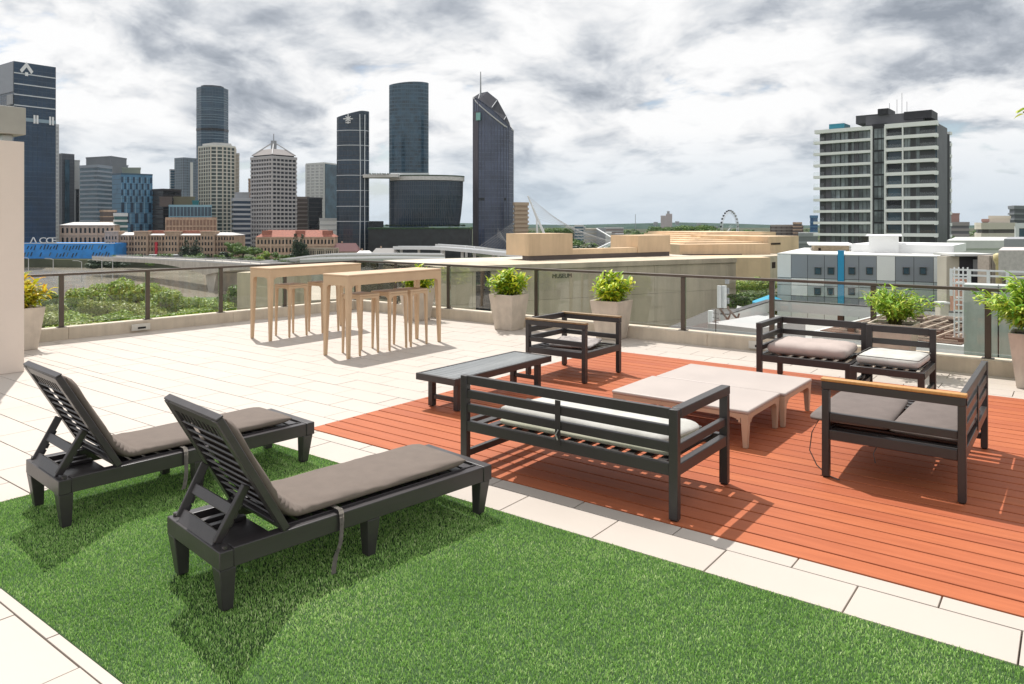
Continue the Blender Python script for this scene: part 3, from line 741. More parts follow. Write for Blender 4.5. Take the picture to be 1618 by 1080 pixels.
def plant(name, label, cat, c, z0, n, rad, hgt, LL, lw, m, seed, spread=1.0, stems=8, fern=False, group=None, inner=900, mi=None):
    mi = mi or M_inner; t = thing(name, label, cat, (c[0], c[1], z0), 0, group=group); rr = random.Random(seed)
    protos = [leaf_mesh(LL, lw, b).build('leaf', m, t, smooth=True) for b in (.25, .6, 1.0)]
    used = [False] * 3; sm = MB()
    def put(pos, az, el, sc):
        k = rr.randrange(3); src = protos[k]
        o = src if not used[k] else inst(src, None, t); used[k] = True
        o.location = pos; o.rotation_euler = (el, rr.uniform(-.3, .3), az); o.scale = (sc * rr.uniform(.85, 1.15), sc, sc)
    cnt = 0
    for s_ in range(stems):
        az = 2 * math.pi * (s_ + rr.random() * .7) / stems; tl = rr.uniform(.15, 1.0) * spread if s_ >= 2 else .1
        if fern:
            tip = Vector((-math.sin(az) * rad * tl, math.cos(az) * rad * tl, hgt * (1.0 - .50 * tl * tl) * rr.uniform(.8, 1.05)))
            mid = Vector((tip.x * .38, tip.y * .38, tip.z * .62)); pts = [Vector((tip.x * .1, tip.y * .1, -.03)), mid, tip]
            sm.tube(pts, [.008, .006, .003], 5)
            per = max(5, int(n / stems))
            for j in range(per):
                f = .35 + .65 * j / (per - 1); p = pts[0] * (1 - f) ** 2 + mid * 2 * f * (1 - f) + tip * f * f
                sd = 1 if j % 2 else -1; put(p, az + sd * rr.uniform(.5, 1.2), rr.uniform(-.1, .75), rr.uniform(.7, 1.1) * (1.15 - .3 * f)); cnt += 1
        else:
            tip = Vector((-math.sin(az) * rad * .62 * tl, math.cos(az) * rad * .62 * tl, hgt * (.88 - .42 * tl) * rr.uniform(.85, 1.1)))
            pts = [Vector((tip.x * .15, tip.y * .15, -.03)), Vector((tip.x * .5, tip.y * .5, tip.z * .6)), tip]; sm.tube(pts, [.009, .007, .004], 5)
            per = int(n / stems)
            for j in range(per):
                f = 1 - (j / per) * .78; p = pts[0].lerp(tip, f); p = p + Vector((rr.uniform(-1, 1), rr.uniform(-1, 1), 0)) * .015
                a2 = j * 2.4 + rr.uniform(-.3, .3); put(p, a2, rr.uniform(-.25, .35) + (.9 if j < 4 else .25), rr.uniform(.75, 1.15)); cnt += 1
    sm.build('stem', M_stem, t, smooth=True)
    # smaller inner foliage, too dense to count
    ex = MB(); base_ = [leaf_mesh(LL * .72, lw * .72, b_, nseg=3) for b_ in (.2, .6, 1.0)]
    live = [o for o in t.children if o.name.startswith('leaf')]
    for k in range(inner):
        o = live[rr.randrange(len(live))]; p = o.location * rr.uniform(.72, 1.02) + Vector((rr.uniform(-1, 1), rr.uniform(-1, 1), rr.uniform(-.6, .8))) * (.085 if not fern else .05)
        Mx = Matrix.Translation(p) @ Matrix.Rotation(o.rotation_euler.z + rr.uniform(-.9, .9), 4, 'Z') @ Matrix.Rotation(rr.uniform(-.4, 1.1), 4, 'X') @ Matrix.Scale(rr.uniform(.7, 1.15), 4)
        q = base_[k % 3]; n0 = len(ex.v); ex.v += [tuple(Mx @ Vector(v)) for v in q.v]; ex.f += [tuple(n0 + i for i in f) for f in q.f]
    ex.build('inner_foliage', mi, t, smooth=True, kind='stuff')
    return t
PL = [(-11.36, 3.96, 'pale tapered planter half hidden behind the cream column', 'croton'), (-9.30, 9.47, 'pale tapered planter behind the bar tables', 'croton'),
      (-7.27, 9.50, 'pale tapered planter between the bar tables and the armchair', 'croton'), (-5.48, 9.66, 'pale tapered planter right behind the armchair', 'croton'),
      (-1.66, 9.42, 'pale tapered planter hidden behind the corner and armless seats', 'zamia'), (-.315, 9.42, 'pale tapered planter at the right edge of the terrace', 'zamia')]
for i, (x, y, lb, k) in enumerate(PL): planter(lb, (x, y))
plant('croton_shrub', 'yellow and orange leaved croton beside the cream column', 'potted plant', (-11.36, 3.96), .545, 270, .58, .50, .16, .05, M_leafo, 11, stems=15, mi=M_innero)
plant('croton_shrub', 'yellow green croton seen behind the bar table', 'potted plant', (-9.30, 9.47), .545, 270, .60, .44, .14, .044, M_leafy, 12, stems=15)
plant('croton_shrub', 'bushy yellow green croton in the planter left of the MUSEUM wall letters', 'potted plant', (-7.27, 9.50), .545, 290, .66, .45, .14, .044, M_leafy, 13, stems=17)
plant('croton_shrub', 'round yellow green croton in the planter behind the armchair', 'potted plant', (-5.48, 9.66), .545, 290, .68, .44, .14, .044, M_leafy, 14, stems=17)
plant('zamia_shrub', 'spreading feathery green plant behind the armless seat', 'potted plant', (-1.66, 9.42), .545, 295, .50, .44, .12, .026, M_leafg, 15, stems=28, inner=1300, mi=M_innerg, fern=True)
plant('zamia_shrub', 'large feathery green plant at the right edge of the terrace', 'potted plant', (-.315, 9.42), .545, 298, .58, .62, .16, .040, M_leafg, 16, stems=34, inner=2200, mi=M_innerg, fern=True)
# twig with leaves hanging into the picture at top right
t = thing('overhanging_branch', 'small leafy branch tip reaching in at the upper right edge', 'branch', (0, 0, 0), 0, world=True)
p0 = W(1650, 3.2, ZY(168, 3.2)); mb = MB().tube([p0, W(1632, 3.2, ZY(172, 3.2)), W(1617, 3.2, ZY(177, 3.2))], .004, 5); mb.build('twig', M_stem, t)
for k, (px, py, az) in enumerate(((1616, 172, 2.4), (1617, 180, 2.0), (1624, 170, 1.2), (1630, 180, 2.9))):
    o = leaf_mesh(.045, .02, .4).build('leaf', M_leafg, t, shift=(0, 0, 0)); o.location = W(px, 3.2, ZY(py, 3.2)); o.rotation_euler = (-.3, .3, az)
# ================================================================== BEYOND THE TERRACE
def frame(pa, da, pb, db):
    """facade frame: local x runs along the facade from a to b, local y goes into the building, z is up (world z)"""
    A, B = W(pa, da), W(pb, db); u = (B - A); L = u.length; u.normalize(); n = Vector((-u.y, u.x, 0))
    if n.dot(Vector((-SN, CS, 0))) < 0: n = -n
    M = Matrix(((u.x, n.x, 0, A.x), (u.y, n.y, 0, A.y), (0, 0, 1, 0), (0, 0, 0, 1)))
    return M, L
M_gdark = mat('dark_blue_glazing', (.03, .055, .09), .18, var=.35, vs=.05, spec=.5)
M_gnavy = mat('navy_glazing', (.018, .05, .10), .2, var=.3, vs=.04, spec=.45)
M_gteal = mat('teal_glazing', (.05, .115, .165), .22, var=.35, vs=.12, spec=.6)
M_gblack = mat('black_glazing', (.012, .015, .02), .2, var=.3, vs=.08, spec=.4)
M_gpurp = mat('violet_grey_glazing', (.085, .105, .17), .2, var=.3, vs=.08, spec=.55)
M_gsky = mat('pale_blue_glazing', (.10, .19, .27), .25, var=.35, vs=.15)
M_conc_w = mat('white_render', (.66, .66, .64), .7, var=.05, vs=.6)
M_conc_g = mat('grey_facade', (.33, .34, .36), .7, var=.08, vs=.4)
M_conc_l = mat('light_grey_facade', (.50, .50, .50), .7, var=.08, vs=.4)
M_beige = mat('beige_facade', (.55, .50, .42), .7, var=.08, vs=.4)
M_sandst = mat('sandstone', (.52, .37, .27), .85, var=.16, vs=.5, streak=.2)
M_sandst2 = mat('pink_sandstone', (.62, .45, .33), .85, var=.12, vs=.5)
M_roofr = mat('red_tile_roof', (.42, .16, .11), .8, var=.2, vs=.8)
M_roofw = mat('pale_metal_roof', (.60, .59, .57), .5, var=.12, vs=.6)
M_brown = mat('brown_cladding', (.11, .085, .075), .7, var=.1, vs=.6)
M_mull = mat('slate_mullion', (.09, .10, .12), .5)
M_wline = mat('white_line', (.62, .66, .70), .5)
M_road = mat('asphalt_road', (.07, .07, .07), .9, vs=1)
M_white = mat('white_steel', (.75, .76, .77), .4, var=.03)
M_museum = mat('museum_concrete', (.62, .53, .40), .85, var=.1, vs=.35, bump=.01, bs=4, obj=.06, streak=.22)
M_museum2 = mat('warm_concrete', (.74, .55, .36), .85, var=.08, vs=.3, obj=.04, streak=.15)
M_mroof = mat('museum_roof', (.60, .54, .46), .85, var=.1, vs=.5)

# ---- ground, banks, river
def flat(name, pts, z, m, z0=None):
    o = MB().prism([(p.x, p.y) for p in pts], (z0 if z0 is not None else z - .6), z).build(name, m); o['kind'] = 'structure'; return o
def sheet(name, x0, x1, y0, y1, z, m):
    me = bpy.data.meshes.new(name); me.from_pydata([(x0, y0, z), (x1, y0, z), (x1, y1, z), (x0, y1, z)], [], [(0, 1, 2, 3)]); me.materials.append(m)
    o = bpy.data.objects.new(name, me); col.objects.link(o); o['kind'] = 'structure'; return o
M_ground = mat('city_ground', (.06, .085, .05), 1.0, var=.4, vs=.02, c2=(.10, .10, .09), spec=0)
M_water = mat('river_water', (.30, .265, .21), .2, var=.1, vs=.05, bump=.08, bs=.6, spec=.5)
M_park = mat('park_lawn', (.07, .13, .03), .95, var=.35, vs=.06)
sheet('ground', -12000, 12000, -3000, 14000, GZ - 6, M_ground)
sheet('river', -2500, 2500, -1000, 2500, GZ - 5.2, M_water)
flat('far_bank', [W(-600, 520), W(100, 490), W(420, 480), W(830, 520), W(1000, 640), W(1400, 900), W(3200, 1500), W(2600, 9000), W(-2500, 9000)], GZ, mat('bank_ground', (.11, .12, .08), 1.0, var=.3, vs=.03, spec=0), GZ - 6)
flat('near_bank', [W(-900, 215), W(60, 225), W(280, 238), W(520, 245), W(850, 300), W(1200, 620), W(1900, 1400), W(3600, 1400), Vector((300, -300, 0)), Vector((-600, -300, 0))], GZ, M_park, GZ - 6)
hills = MB()
def hill(px0, px1, d, ys, name):
    n = len(ys); mb = MB(); a = []
    for i, yy in enumerate(ys): 
        px = px0 + (px1 - px0) * i / (n - 1); p = W(px, d); q = W(px, d + 900)
        mb.v += [(p.x, p.y, GZ), (*W(px, d + 450).xy, ZY(yy, d + 450)), (q.x, q.y, GZ)]
    for i in range(n - 1): mb.f += [(i * 3, (i + 1) * 3, (i + 1) * 3 + 1, i * 3 + 1), (i * 3 + 1, (i + 1) * 3 + 1, (i + 1) * 3 + 2, i * 3 + 2)]
    o = mb.build('hill', mat('hill_forest', (.055, .095, .075), 1.0, var=.3, vs=.01, bump=2, bs=.03, spec=0), smooth=True); o['kind'] = 'structure'
hill(300, 2200, 4200, [356, 355, 357, 354, 355, 352, 354, 355, 353, 351, 353, 356, 355, 354, 356, 355, 354, 355, 353, 354, 355, 354, 356], 'hills')
hill(975, 1066, 3300, [360, 357, 354.5, 352.5, 353, 355, 358, 361], 'hill')

# ---- generic tower: glass core, floor bands and piers as real relief
def offs(poly, o):
    n = len(poly); out = []
    for i in range(n):
        p, a, b = poly[i], poly[i - 1], poly[(i + 1) % n]
        d1 = Vector((p[0] - a[0], p[1] - a[1])).normalized(); d2 = Vector((b[0] - p[0], b[1] - p[1])).normalized()
        n1, n2 = Vector((d1.y, -d1.x)), Vector((d2.y, -d2.x)); m_ = (n1 + n2)
        k = o / max(.35, (1 + n1.dot(n2)) / 1.0) if m_.length > 1e-6 else 0
        out.append((p[0] + m_.x * k, p[1] + m_.y * k))
    return out
def ccw(poly):
    n = len(poly); a = sum(poly[i][0] * poly[(i + 1) % n][1] - poly[(i + 1) % n][0] * poly[i][1] for i in range(n))
    return poly if a > 0 else poly[::-1]
def tower(label, poly, top, body, fh=3.4, band=None, bt=.9, bo=.25, pier=None, ps=3.2, pw=.5, po=.2, zb=GZ, topf=None, z_lo=None, z_hi=None, name='office_tower', cat='tower', roof=True, roofm=None, group=None, notop=False):
    poly = ccw([(p[0], p[1]) for p in poly]); c = (sum(p[0] for p in poly) / len(poly), sum(p[1] for p in poly) / len(poly))
    t = thing(name, label, cat, (c[0], c[1], zb), 0, world=True, group=group)
    bd_ = MB().prism(poly, zb, top, topf)
    if notop: bd_.f.pop(1)
    bd_.build('glazed_body', body, t)
    zl, zh = z_lo if z_lo is not None else zb, z_hi if z_hi is not None else top
    if band:
        mb = MB(); pf = offs(poly, bo); z = zh - bt; 
        while z > zl: mb.prism(pf, z, z + bt); z -= fh
        mb.build('floor_bands', band, t, kind='stuff')
    if pier:
        mb = MB(); n = len(poly)
        for i in range(n):
            a, b = Vector((*poly[i], 0)), Vector((*poly[(i + 1) % n], 0)); u = b - a; L = u.length; u.normalize(); nr = Vector((u.y, -u.x, 0))
            mid = (a + b) / 2
            if nr.dot(-mid) < 0: continue
            k = max(1, round(L / ps))
            for j in range(k + 1):
                p = a + u * (L * j / k); hi = topf(p.x, p.y) if topf else zh
                q = [p - u * pw / 2 - nr * .1, p + u * pw / 2 - nr * .1, p + u * pw / 2 + nr * po, p - u * pw / 2 + nr * po]
                mb.quadbox([(v.x, v.y, zl) for v in q] + [(v.x, v.y, hi - .02) for v in q])
        mb.build('piers', pier, t, kind='stuff')
    if roof: 
        pi_ = offs(poly, bo + .05); pj = offs(poly, -.4)
        if not topf: MB().prism(pi_, top - .3, top + .9).build('parapet', roofm or band or pier or body, t)
    return t
def quad(pa, da, pc, dc, pb, db):     # visible corner c between the two facades a-c and c-b
    A, C_, B = W(pa, da), W(pc, dc), W(pb, db); return [A, C_, B, A + B - C_]
def ell(px0, px1, d, ratio=.6, n=28, rot=0):
    c = W((px0 + px1) / 2, d); a = abs(px1 - px0) / 2 / FPX * d; out = []
    for k in range(n):
        t_ = 2 * math.pi * k / n; x = a * math.cos(t_); y = a * ratio * math.sin(t_)
        xx, yy = x * math.cos(rot) - y * math.sin(rot), x * math.sin(rot) + y * math.cos(rot)
        out.append(Vector((c.x + CS * xx - SN * yy, c.y + SN * xx + CS * yy, 0)))
    return out
def mini(label, px0, px1, d, ytop, body, dep=18, ybase=None, turn=0, **kw):   # a block whose depth runs straight away from the terrace
    a, b = W(px0, d), W(px1, d + turn); n = W((px0 + px1) / 2, 1).normalized(); 
    return tower(label, [a, b, b + n * dep, a + n * dep], ZY(ytop, d), body, zb=kw.pop('zb', GZ), **kw)

# left giant tower with the chevron sign
Q = quad(-40, 560, 22, 520, 88, 541)
t = tower('huge navy glass tower at the left edge with a white chevron sign on top', Q, ZY(98, 520), M_gnavy, fh=3.6, band=mat('navy_spandrel', (.022, .055, .10), .35), bt=.5, bo=.05, pier=mat('navy_mullion', (.02, .035, .055), .4), ps=3.0, pw=.15, po=.08)
M, L = frame(22, 520, 88, 541)
for k, yy in enumerate((115, 132, 149, 166)):
    z = ZY(yy, 520); MB().box(0, L, -.5, -.1, z, z + .7, M).build('sign_band', M_wline, t)
z = ZY(196, 530); MB().box(2, L, -.6, -.1, z + 1.5, z + 4, M).build('plant_level', mat('pale_band', (.24, .33, .40), .5), t)
for k in (.45, .52, .83, .9): MB().box(L * k, L * k + 1.2, -.9, -.6, z + .5, z + 6.5, M).build('white_fin', M_white, t)
cx, cz = L * .29, ZY(109, 526); m = MB()
for sx in (-1, 1):
    P = [(cx, cz + 5), (cx + sx * 4.2, cz - 1.2), (cx + sx * 2.9, cz - 3.0), (cx, cz + 1.4)]
    if sx < 0: P = P[::-1]
    m.quadbox([M @ Vector((x, -.6, zz)) for x, zz in P] + [M @ Vector((x, -.1, zz)) for x, zz in P])
m.box(cx - .9, cx + .9, -.6, -.1, cz - 4.8, cz - 2.2, M); m.build('chevron_sign', M_white, t)
M2, L2 = frame(-40, 560, 22, 520)
MB().box(0, L2 - .3, -.5, -.05, ZY(148, 530), ZY(99, 524), M2).build('louvre_wall', mat('pale_louvres', (.26, .28, .32), .5, stretch=(1, 1, 3), vs=.4), t)
MB().box(L2 - 8, L2, -1.5, -.5, ZY(166, 524), ZY(150, 524), M2).build('grey_box', M_conc_g, t)
tower('slim white dotted tower just right of the navy tower', quad(86, 600, 88, 598, 92.5, 600), ZY(198, 600), M_conc_l, fh=3.2, band=M_conc_w, bt=1.2, pier=M_conc_w, ps=1.6, pw=.5)
# blue building with the letters
M, L = frame(-10, 505, 180, 505)
t = thing('blue_hall', 'long bright blue building with slanted slot windows and white letters on top', 'building', W(90, 505, GZ), 0, world=True)
MB().box(0, L, 0, 25, ZY(410, 505), ZY(384, 505), M).build('blue_screen', mat('blue_screen', (.035, .30, .80), .6, var=.15, vs=.2), t)
MB().box(2, L - 2, 1.5, 24, GZ, ZY(410, 505) - .01, M).build('undercroft', M_gblack, t)
for k in range(9): MB().box(3 + k * (L - 6) / 8 - .4, 3 + k * (L - 6) / 8 + .4, .2, 1.3, GZ, ZY(410, 505) - .02, M).build('column', M_conc_l, t)
rr = random.Random(3); pn = None
for k in range(30):
    for row in (0, 1):
        if rr.random() < .25: continue
        x = L * .22 + k * 2.2 + rr.uniform(-.4, .4); z = ZY(391 if row == 0 else 402, 505) + rr.uniform(-.5, .5); h = rr.uniform(1.0, 1.7)
        if x > L - 4: continue
        P = [(x, z - h), (x + .8, z - h), (x + 1.9, z + h), (x + 1.1, z + h)]
        pale_pane = rr.random() < .3  # some slots take the paler glazing at random
        MB().quadbox([M @ Vector((a, -.12, b)) for a, b in P] + [M @ Vector((a, -.02, b)) for a, b in P]).build('slot_window', M_gsky if pale_pane else M_gnavy, t)
MB().box(L * .22, L + .3, -.3, 1, ZY(384.5, 505), ZY(383.6, 505), M).build('roof_edge', M_white, t)
def text(body, size, M, x, z, m, parent, name='letters', ext=.15, ctr='LEFT', sx=1.0):
    cu = bpy.data.curves.new(name, 'FONT'); cu.body = body; cu.size = size; cu.extrude = ext; cu.align_x = ctr
    tmp = bpy.data.objects.new('tmp', cu); col.objects.link(tmp)
    dg = bpy.context.evaluated_depsgraph_get(); me = bpy.data.meshes.new_from_object(tmp.evaluated_get(dg)); bpy.data.objects.remove(tmp)
    me.transform(Matrix.Scale(sx, 4, (1, 0, 0))); me.transform(M @ Matrix.Translation((x, 0, z)) @ Matrix.Rotation(R(90), 4, 'X'))
    if parent is not None and parent.get('_w'): me.transform(Matrix.Translation(-parent.location))
    me.materials.clear(); me.materials.append(m); me.name = name
    o = bpy.data.objects.new(name, me); col.objects.link(o); o.parent = parent; return o
MT = M @ Matrix.Translation((0, -.8, 0))
sgn = thing('rooftop_sign', 'white capital letters A C C E standing on the blue building', 'sign', W(70, 505, ZY(384, 505)), 0, world=True)
for ch, px in (('\u039b', 48), ('C', 62.5), ('C', 73), ('E', 82)):
    xx = (M.inverted() @ W(px, 505)).x; text(ch, 5.6, MT, xx, ZY(384, 505) + .1, M_white, sgn, 'letter', sx=1.35)

# cluster behind
tt = tower('slim dark grey tower with a pale striped centre', quad(93, 700, 98, 695, 117, 705), ZY(244, 700), M_mull, fh=3.3, band=mat('slate_band', (.12, .13, .15), .6), bt=.8, pier=M_mull, ps=4)
M, L = frame(97, 694, 117, 704)
MB().box(L * .25, L * .62, -.6, -.3, ZY(385, 700), ZY(252, 700), M).build('window_strip', M_gteal, tt)
tower('narrow white wall tower beside the slim dark grey one', quad(117, 712, 118, 710, 126, 712), ZY(254, 712), M_conc_w, fh=30, band=M_conc_w, bt=.5)
tower('low dark block in front of the white wall tower', quad(119, 680, 120, 678, 125, 680), ZY(300, 680), M_gblack)
tower('blue grey banded office block with two faces', quad(126, 650, 154, 640, 177, 660), ZY(262, 645), M_gteal, fh=3.9, band=mat('bluegrey_band', (.30, .34, .40), .5), bt=1.5, bo=.3)
tower('grey plant block rising behind the banded office block', quad(136, 700, 176, 685, 200, 710), ZY(249, 695), mat('grey_metal', (.17, .185, .21), .5, var=.1, vs=.1))
tower('stepped teal glass block behind the checkered building', quad(190, 730, 194, 728, 202, 730), ZY(262, 730), M_gteal, fh=3.5, band=M_conc_g, bt=.6)
# chequered blue building
Pk = quad(177, 606, 191, 598, 241, 612); zt = ZY(275, 600)
t = tower('bright blue office block with a chequered pattern of light and dark windows', Pk, zt, mat('cyan_glazing', (.08, .24, .40), .3, var=.2, vs=.1), fh=3.9, band=mat('dark_cyan', (.03, .09, .15), .4), bt=.35, bo=.08)
M, L = frame(191, 598, 241, 612); zc_ = zt - 2; r_ = 0
white_p, dark_p = MB(), MB()
while zc_ > GZ + 6:
    hgt = 5.2 if r_ < 4 else 8.8 if r_ < 7 else 10
    for k in range(11 if r_ < 4 else 7):
        wk = L / (11 if r_ < 4 else 7)
        if (k + r_) % 2 == 0: dark_p.box(k * wk + .3, k * wk + wk * .75, -.25, -.1, zc_ - hgt * .9, zc_, M)
        else: white_p.box(k * wk + wk * .1, k * wk + wk * .22, -.3, -.1, zc_ - hgt, zc_, M)
    zc_ -= hgt; r_ += 1
dark_p.build('dark_windows', M_gnavy, t, kind='stuff'); white_p.build('pale_fins', mat('pale_cyan', (.35, .52, .62), .5), t, kind='stuff')
mini('flat green edged plant room on the chequered block', 193, 222, 606, 266, mat('pale_green', (.32, .36, .30), .7), zb=zt + .9, dep=12)
tower('small white and green banded block before the chequered building', quad(180, 562, 181, 560, 201, 566), ZY(338, 561), mat('green_glazing', (.03, .12, .12), .3), fh=4.2, band=M_conc_w, bt=1.6, bo=.4)
tower('brown low block left of the green banded block', quad(158, 575, 164, 570, 184, 576), ZY(333, 572), M_brown, fh=4, band=M_sandst, bt=.7)
tower('black office block right of the chequered building', quad(241, 600, 258, 592, 286, 606), ZY(300, 598), M_gblack, fh=3.8, band=mat('black_band', (.025, .022, .025), .6), bt=.8)
mini('brown box balcony projecting from the black office block', 252, 272, 585, 312, M_brown, zb=ZY(326, 585), dep=6)
tower('far teal apartment tower with stepped left side', quad(268, 910, 270, 905, 278, 910), ZY(268, 905), M_gteal, fh=3.2, band=M_conc_g, bt=.8)
t = tower('far blue grey apartment tower with a white stripe', quad(276, 900, 290, 890, 314, 905), ZY(250, 895), mat('steel_blue', (.16, .21, .26), .4, var=.2, vs=.1), fh=3.2, band=mat('mid_blue_grey', (.22, .26, .31), .6), bt=.8, pier=M_mull, ps=5)
M, L = frame(290, 890, 314, 905); MB().box(L * .42, L * .6, -.8, -.3, GZ, ZY(256, 895), M).build('white_stripe', M_conc_w, t)
tower('low blue glass building over the brown wall', quad(267, 582, 268, 580, 334, 584), ZY(325, 581), mat('blue_dark_glazing', (.035, .07, .11), .3), fh=8, band=mat('sky_blue_band', (.22, .40, .50), .5), bt=.8, pier=mat('sky_blue_band', (.22, .4, .5)), ps=2.6, pw=.35)
mini('olive flat wall behind the low blue building', 274, 308, 600, 312, mat('olive_wall', (.22, .2, .13), .8))
mini('small teal lift block above the low blue building', 304, 314, 596, 318, mat('teal_panel', (.02, .2, .22), .6))
mini('brown gridded wall building behind the long heritage building', 262, 342, 560, 345, mat('brown_grid', (.27, .17, .12), .85, var=.15, vs=.5), pier=M_sandst, ps=2.5, pw=.7, band=M_sandst, fh=5.2, bt=1.1)
# tall blue chamfered tower
A = ell(312.5, 359, 815, .8, 8, R(22.5))
t = tower('tallest slim dark blue tower with chamfered top', A, ZY(137, 800), mat('deep_blue_glazing', (.03, .075, .125), .22, var=.25, vs=.08, spec=.6), fh=3.4, band=mat('deep_blue_band', (.045, .09, .135), .35), bt=.6, bo=.06, pier=mat('deep_blue_band', (.045, .09, .135)), ps=3, pw=.2, po=.08)
ci = offs(ccw([(p.x, p.y) for p in A]), -4)
MB().prism(ci, ZY(137, 800), ZY(132, 800)).build('crown', mat('crown_grey', (.09, .1, .12), .5), t)
M, L = frame(335, 795, 352, 798)
MB().prism(offs(ccw([(p.x, p.y) for p in A]), .4), ZY(205, 800), ZY(201, 800)).build('plant_band', M_gblack, t)
m = MB()
for k, yy in enumerate((152, 156, 160, 170, 173, 180, 184, 188, 196, 209, 213, 218)): m.prism(offs(ccw([(p.x, p.y) for p in A]), .3), ZY(yy, 800), ZY(yy, 800) + .5)
m.build('pale_lines', mat('steel_line', (.2, .28, .34), .5), t, kind='stuff')
# residential grid tower
A = [W(314, 640), W(333, 628), W(352, 630), W(371, 640), W(373, 665), W(314, 665)]
t = tower('cream gridded apartment tower in front of the tallest blue tower', A, ZY(231, 632), mat('flat_glazing', (.07, .095, .09), .3, var=.3, vs=.3), fh=3.1, band=mat('cream_band', (.70, .69, .62), .7), bt=.75, bo=.35, pier=mat('cream_pier', (.62, .57, .48), .7), ps=4.2, pw=1.1, po=.3)
A2 = offs(ccw([(p.x, p.y) for p in A]), -3); MB().prism(A2, ZY(231, 632) + .9, ZY(225, 632)).build('roof_room', M_conc_l, t)
mini('slim cream side tower attached right of the gridded apartments', 371, 378, 645, 243, M_beige, fh=3.1, band=M_conc_w, bt=.5)
tower('white and dark banded office block with a grey hipped roof', quad(366, 612, 369, 606, 399, 612), ZY(314, 608), M_gnavy, fh=3.9, band=mat('offwhite_band', (.48, .5, .54), .6), bt=1.6, bo=.4)
mini('grey roof house on the banded office block', 371, 394, 612, 305, M_conc_g, zb=ZY(314, 608) + .9, dep=12)
mini('small brown slab tower peeping beside the grey gridded tower', 392.5, 399, 760, 283, mat('brown_slab', (.35, .24, .19), .8), fh=3.2, band=M_sandst, bt=.8)
# gridded tower with pyramid roof
C3 = quad(398, 612, 430, 596, 467, 612)
t = tower('grey white gridded office tower with a pyramid roof and mast', C3, ZY(248, 600), mat('shade_glazing', (.035, .04, .055), .35), fh=3.35, band=mat('grid_white', (.52, .50, .50), .7), bt=1.45, bo=.9, pier=mat('grid_white', (.52, .5, .5), .7), ps=3.3, pw=.65, po=.95)
pc = [Vector((p[0], p[1], 0)) for p in ccw([(p.x, p.y) for p in C3])]; cc = sum(pc, Vector()) / 4
def frus(a, b, za, zb_):
    A_ = [cc + (p - cc) * a for p in pc]; B_ = [cc + (p - cc) * b for p in pc]
    return MB().quadbox([(p.x, p.y, za) for p in A_] + [(p.x, p.y, zb_) for p in B_])
z0 = ZY(248, 600)
frus(.93, .93, z0, z0 + 2).build('top_storey', M_gblack, t); frus(1.02, .55, z0 + 2, ZY(236, 610)).build('pyramid_roof', mat('hip_roof', (.34, .31, .3), .8), t)
fm = MB()
for p in pc: fm.bar(cc + (p - cc) * 1.0 + Vector((0, 0, z0 + 2.2)), cc + Vector((0, 0, ZY(224, 612))), .8, .8)
fm.build('roof_ribs', M_conc_l, t, kind='stuff')
MB().box(cc.x - 1.6, cc.x + 1.6, cc.y - 1.6, cc.y + 1.6, ZY(236, 610), ZY(222, 612)).build('mast_base', M_conc_g, t)
MB().tube([(cc.x, cc.y, ZY(222, 612)), (cc.x, cc.y, ZY(211, 612))], .35, 6).build('mast', M_conc_g, t)
tower('brown louvred low tower right of the gridded office tower', quad(466, 640, 468, 636, 488, 640), ZY(312, 638), M_brown, fh=3.6, band=mat('taupe_band', (.26, .22, .2), .7), bt=1.2)
tower('black slanted glass block', quad(486, 622, 488, 620, 509, 626), ZY(313, 620), M_gblack, fh=3.6, band=mat('black_band2', (.02, .022, .028), .4), bt=.4)
t = tower('white balcony tower left of the dark curved tower', quad(484, 760, 512, 745, 533, 765), ZY(258, 750), M_conc_l, fh=3.1, band=M_conc_w, bt=1.2, bo=.4, pier=M_conc_w, ps=7, pw=2.5)
M, L = frame(513, 745, 533, 765); MB().box(.3, L, -.8, -.2, ZY(345, 750), ZY(259, 750), M).build('dark_glass_side', M_gteal, t)
mini('low white building at the foot of the balcony tower', 505, 533, 600, 346, M_conc_w, fh=4, band=M_conc_l, bt=1.2)
# dark curved tower with star
zt = ZY(185, 560)
def sl(x, y):
    r = CS * x + SN * y; d = -SN * x + CS * y; px = 809 + FPX * r / d
    return ZY(184 - (max(532, min(570, px)) - 532) * .26, 560)
A = ell(532.5, 583, 566, .55, 30)
t = tower('dark curved glass tower with a pale star emblem', A, zt, M_gdark, fh=3.5, band=mat('ink_band', (.03, .04, .055), .3), bt=.5, bo=.06, pier=mat('ink_band', (.03, .04, .055)), ps=3.2, pw=.2, po=.1, topf=sl, z_hi=ZY(186, 560))
ov = offs(ccw([(p.x, p.y) for p in A]), .35); m = MB()
for yy in (206, 229.5, 253, 277, 301, 326, 350): MB().prism(ov, ZY(yy, 560), ZY(yy, 560) + .45).build('white_ring', M_wline, t)
for px in (568.5, 576.5):
    p = W(px, 540); pts = []
    for k in range(9): zz = GZ + (ZY(178, 552) - GZ) * k / 8; b_ = math.sin(k / 8 * math.pi) * (1.5 if px < 570 else -.6); pts.append(W(px + b_ * .6, 559.2 if px < 572 else 560.8, zz))
    MB().tube(pts, .35, 6).build('white_edge', M_wline, t)
P = W(550, 558.3, ZY(187.5, 559)); sb = MB()
for k in range(8):
    a = k * math.pi / 4; rl = 3.6 if k % 2 == 0 else 2.6
    sb.bar(P, P + Vector((CS * math.cos(a) * rl, SN * math.cos(a) * rl, math.sin(a) * rl)), .5, .7)
sb.build('star_emblem', M_white, t, kind='stuff')
MB().bar(W(546, 558.6, ZY(193.5, 559)), W(554, 558.3, ZY(193.5, 559)), .3, .6).build('emblem_line', M_white, t)
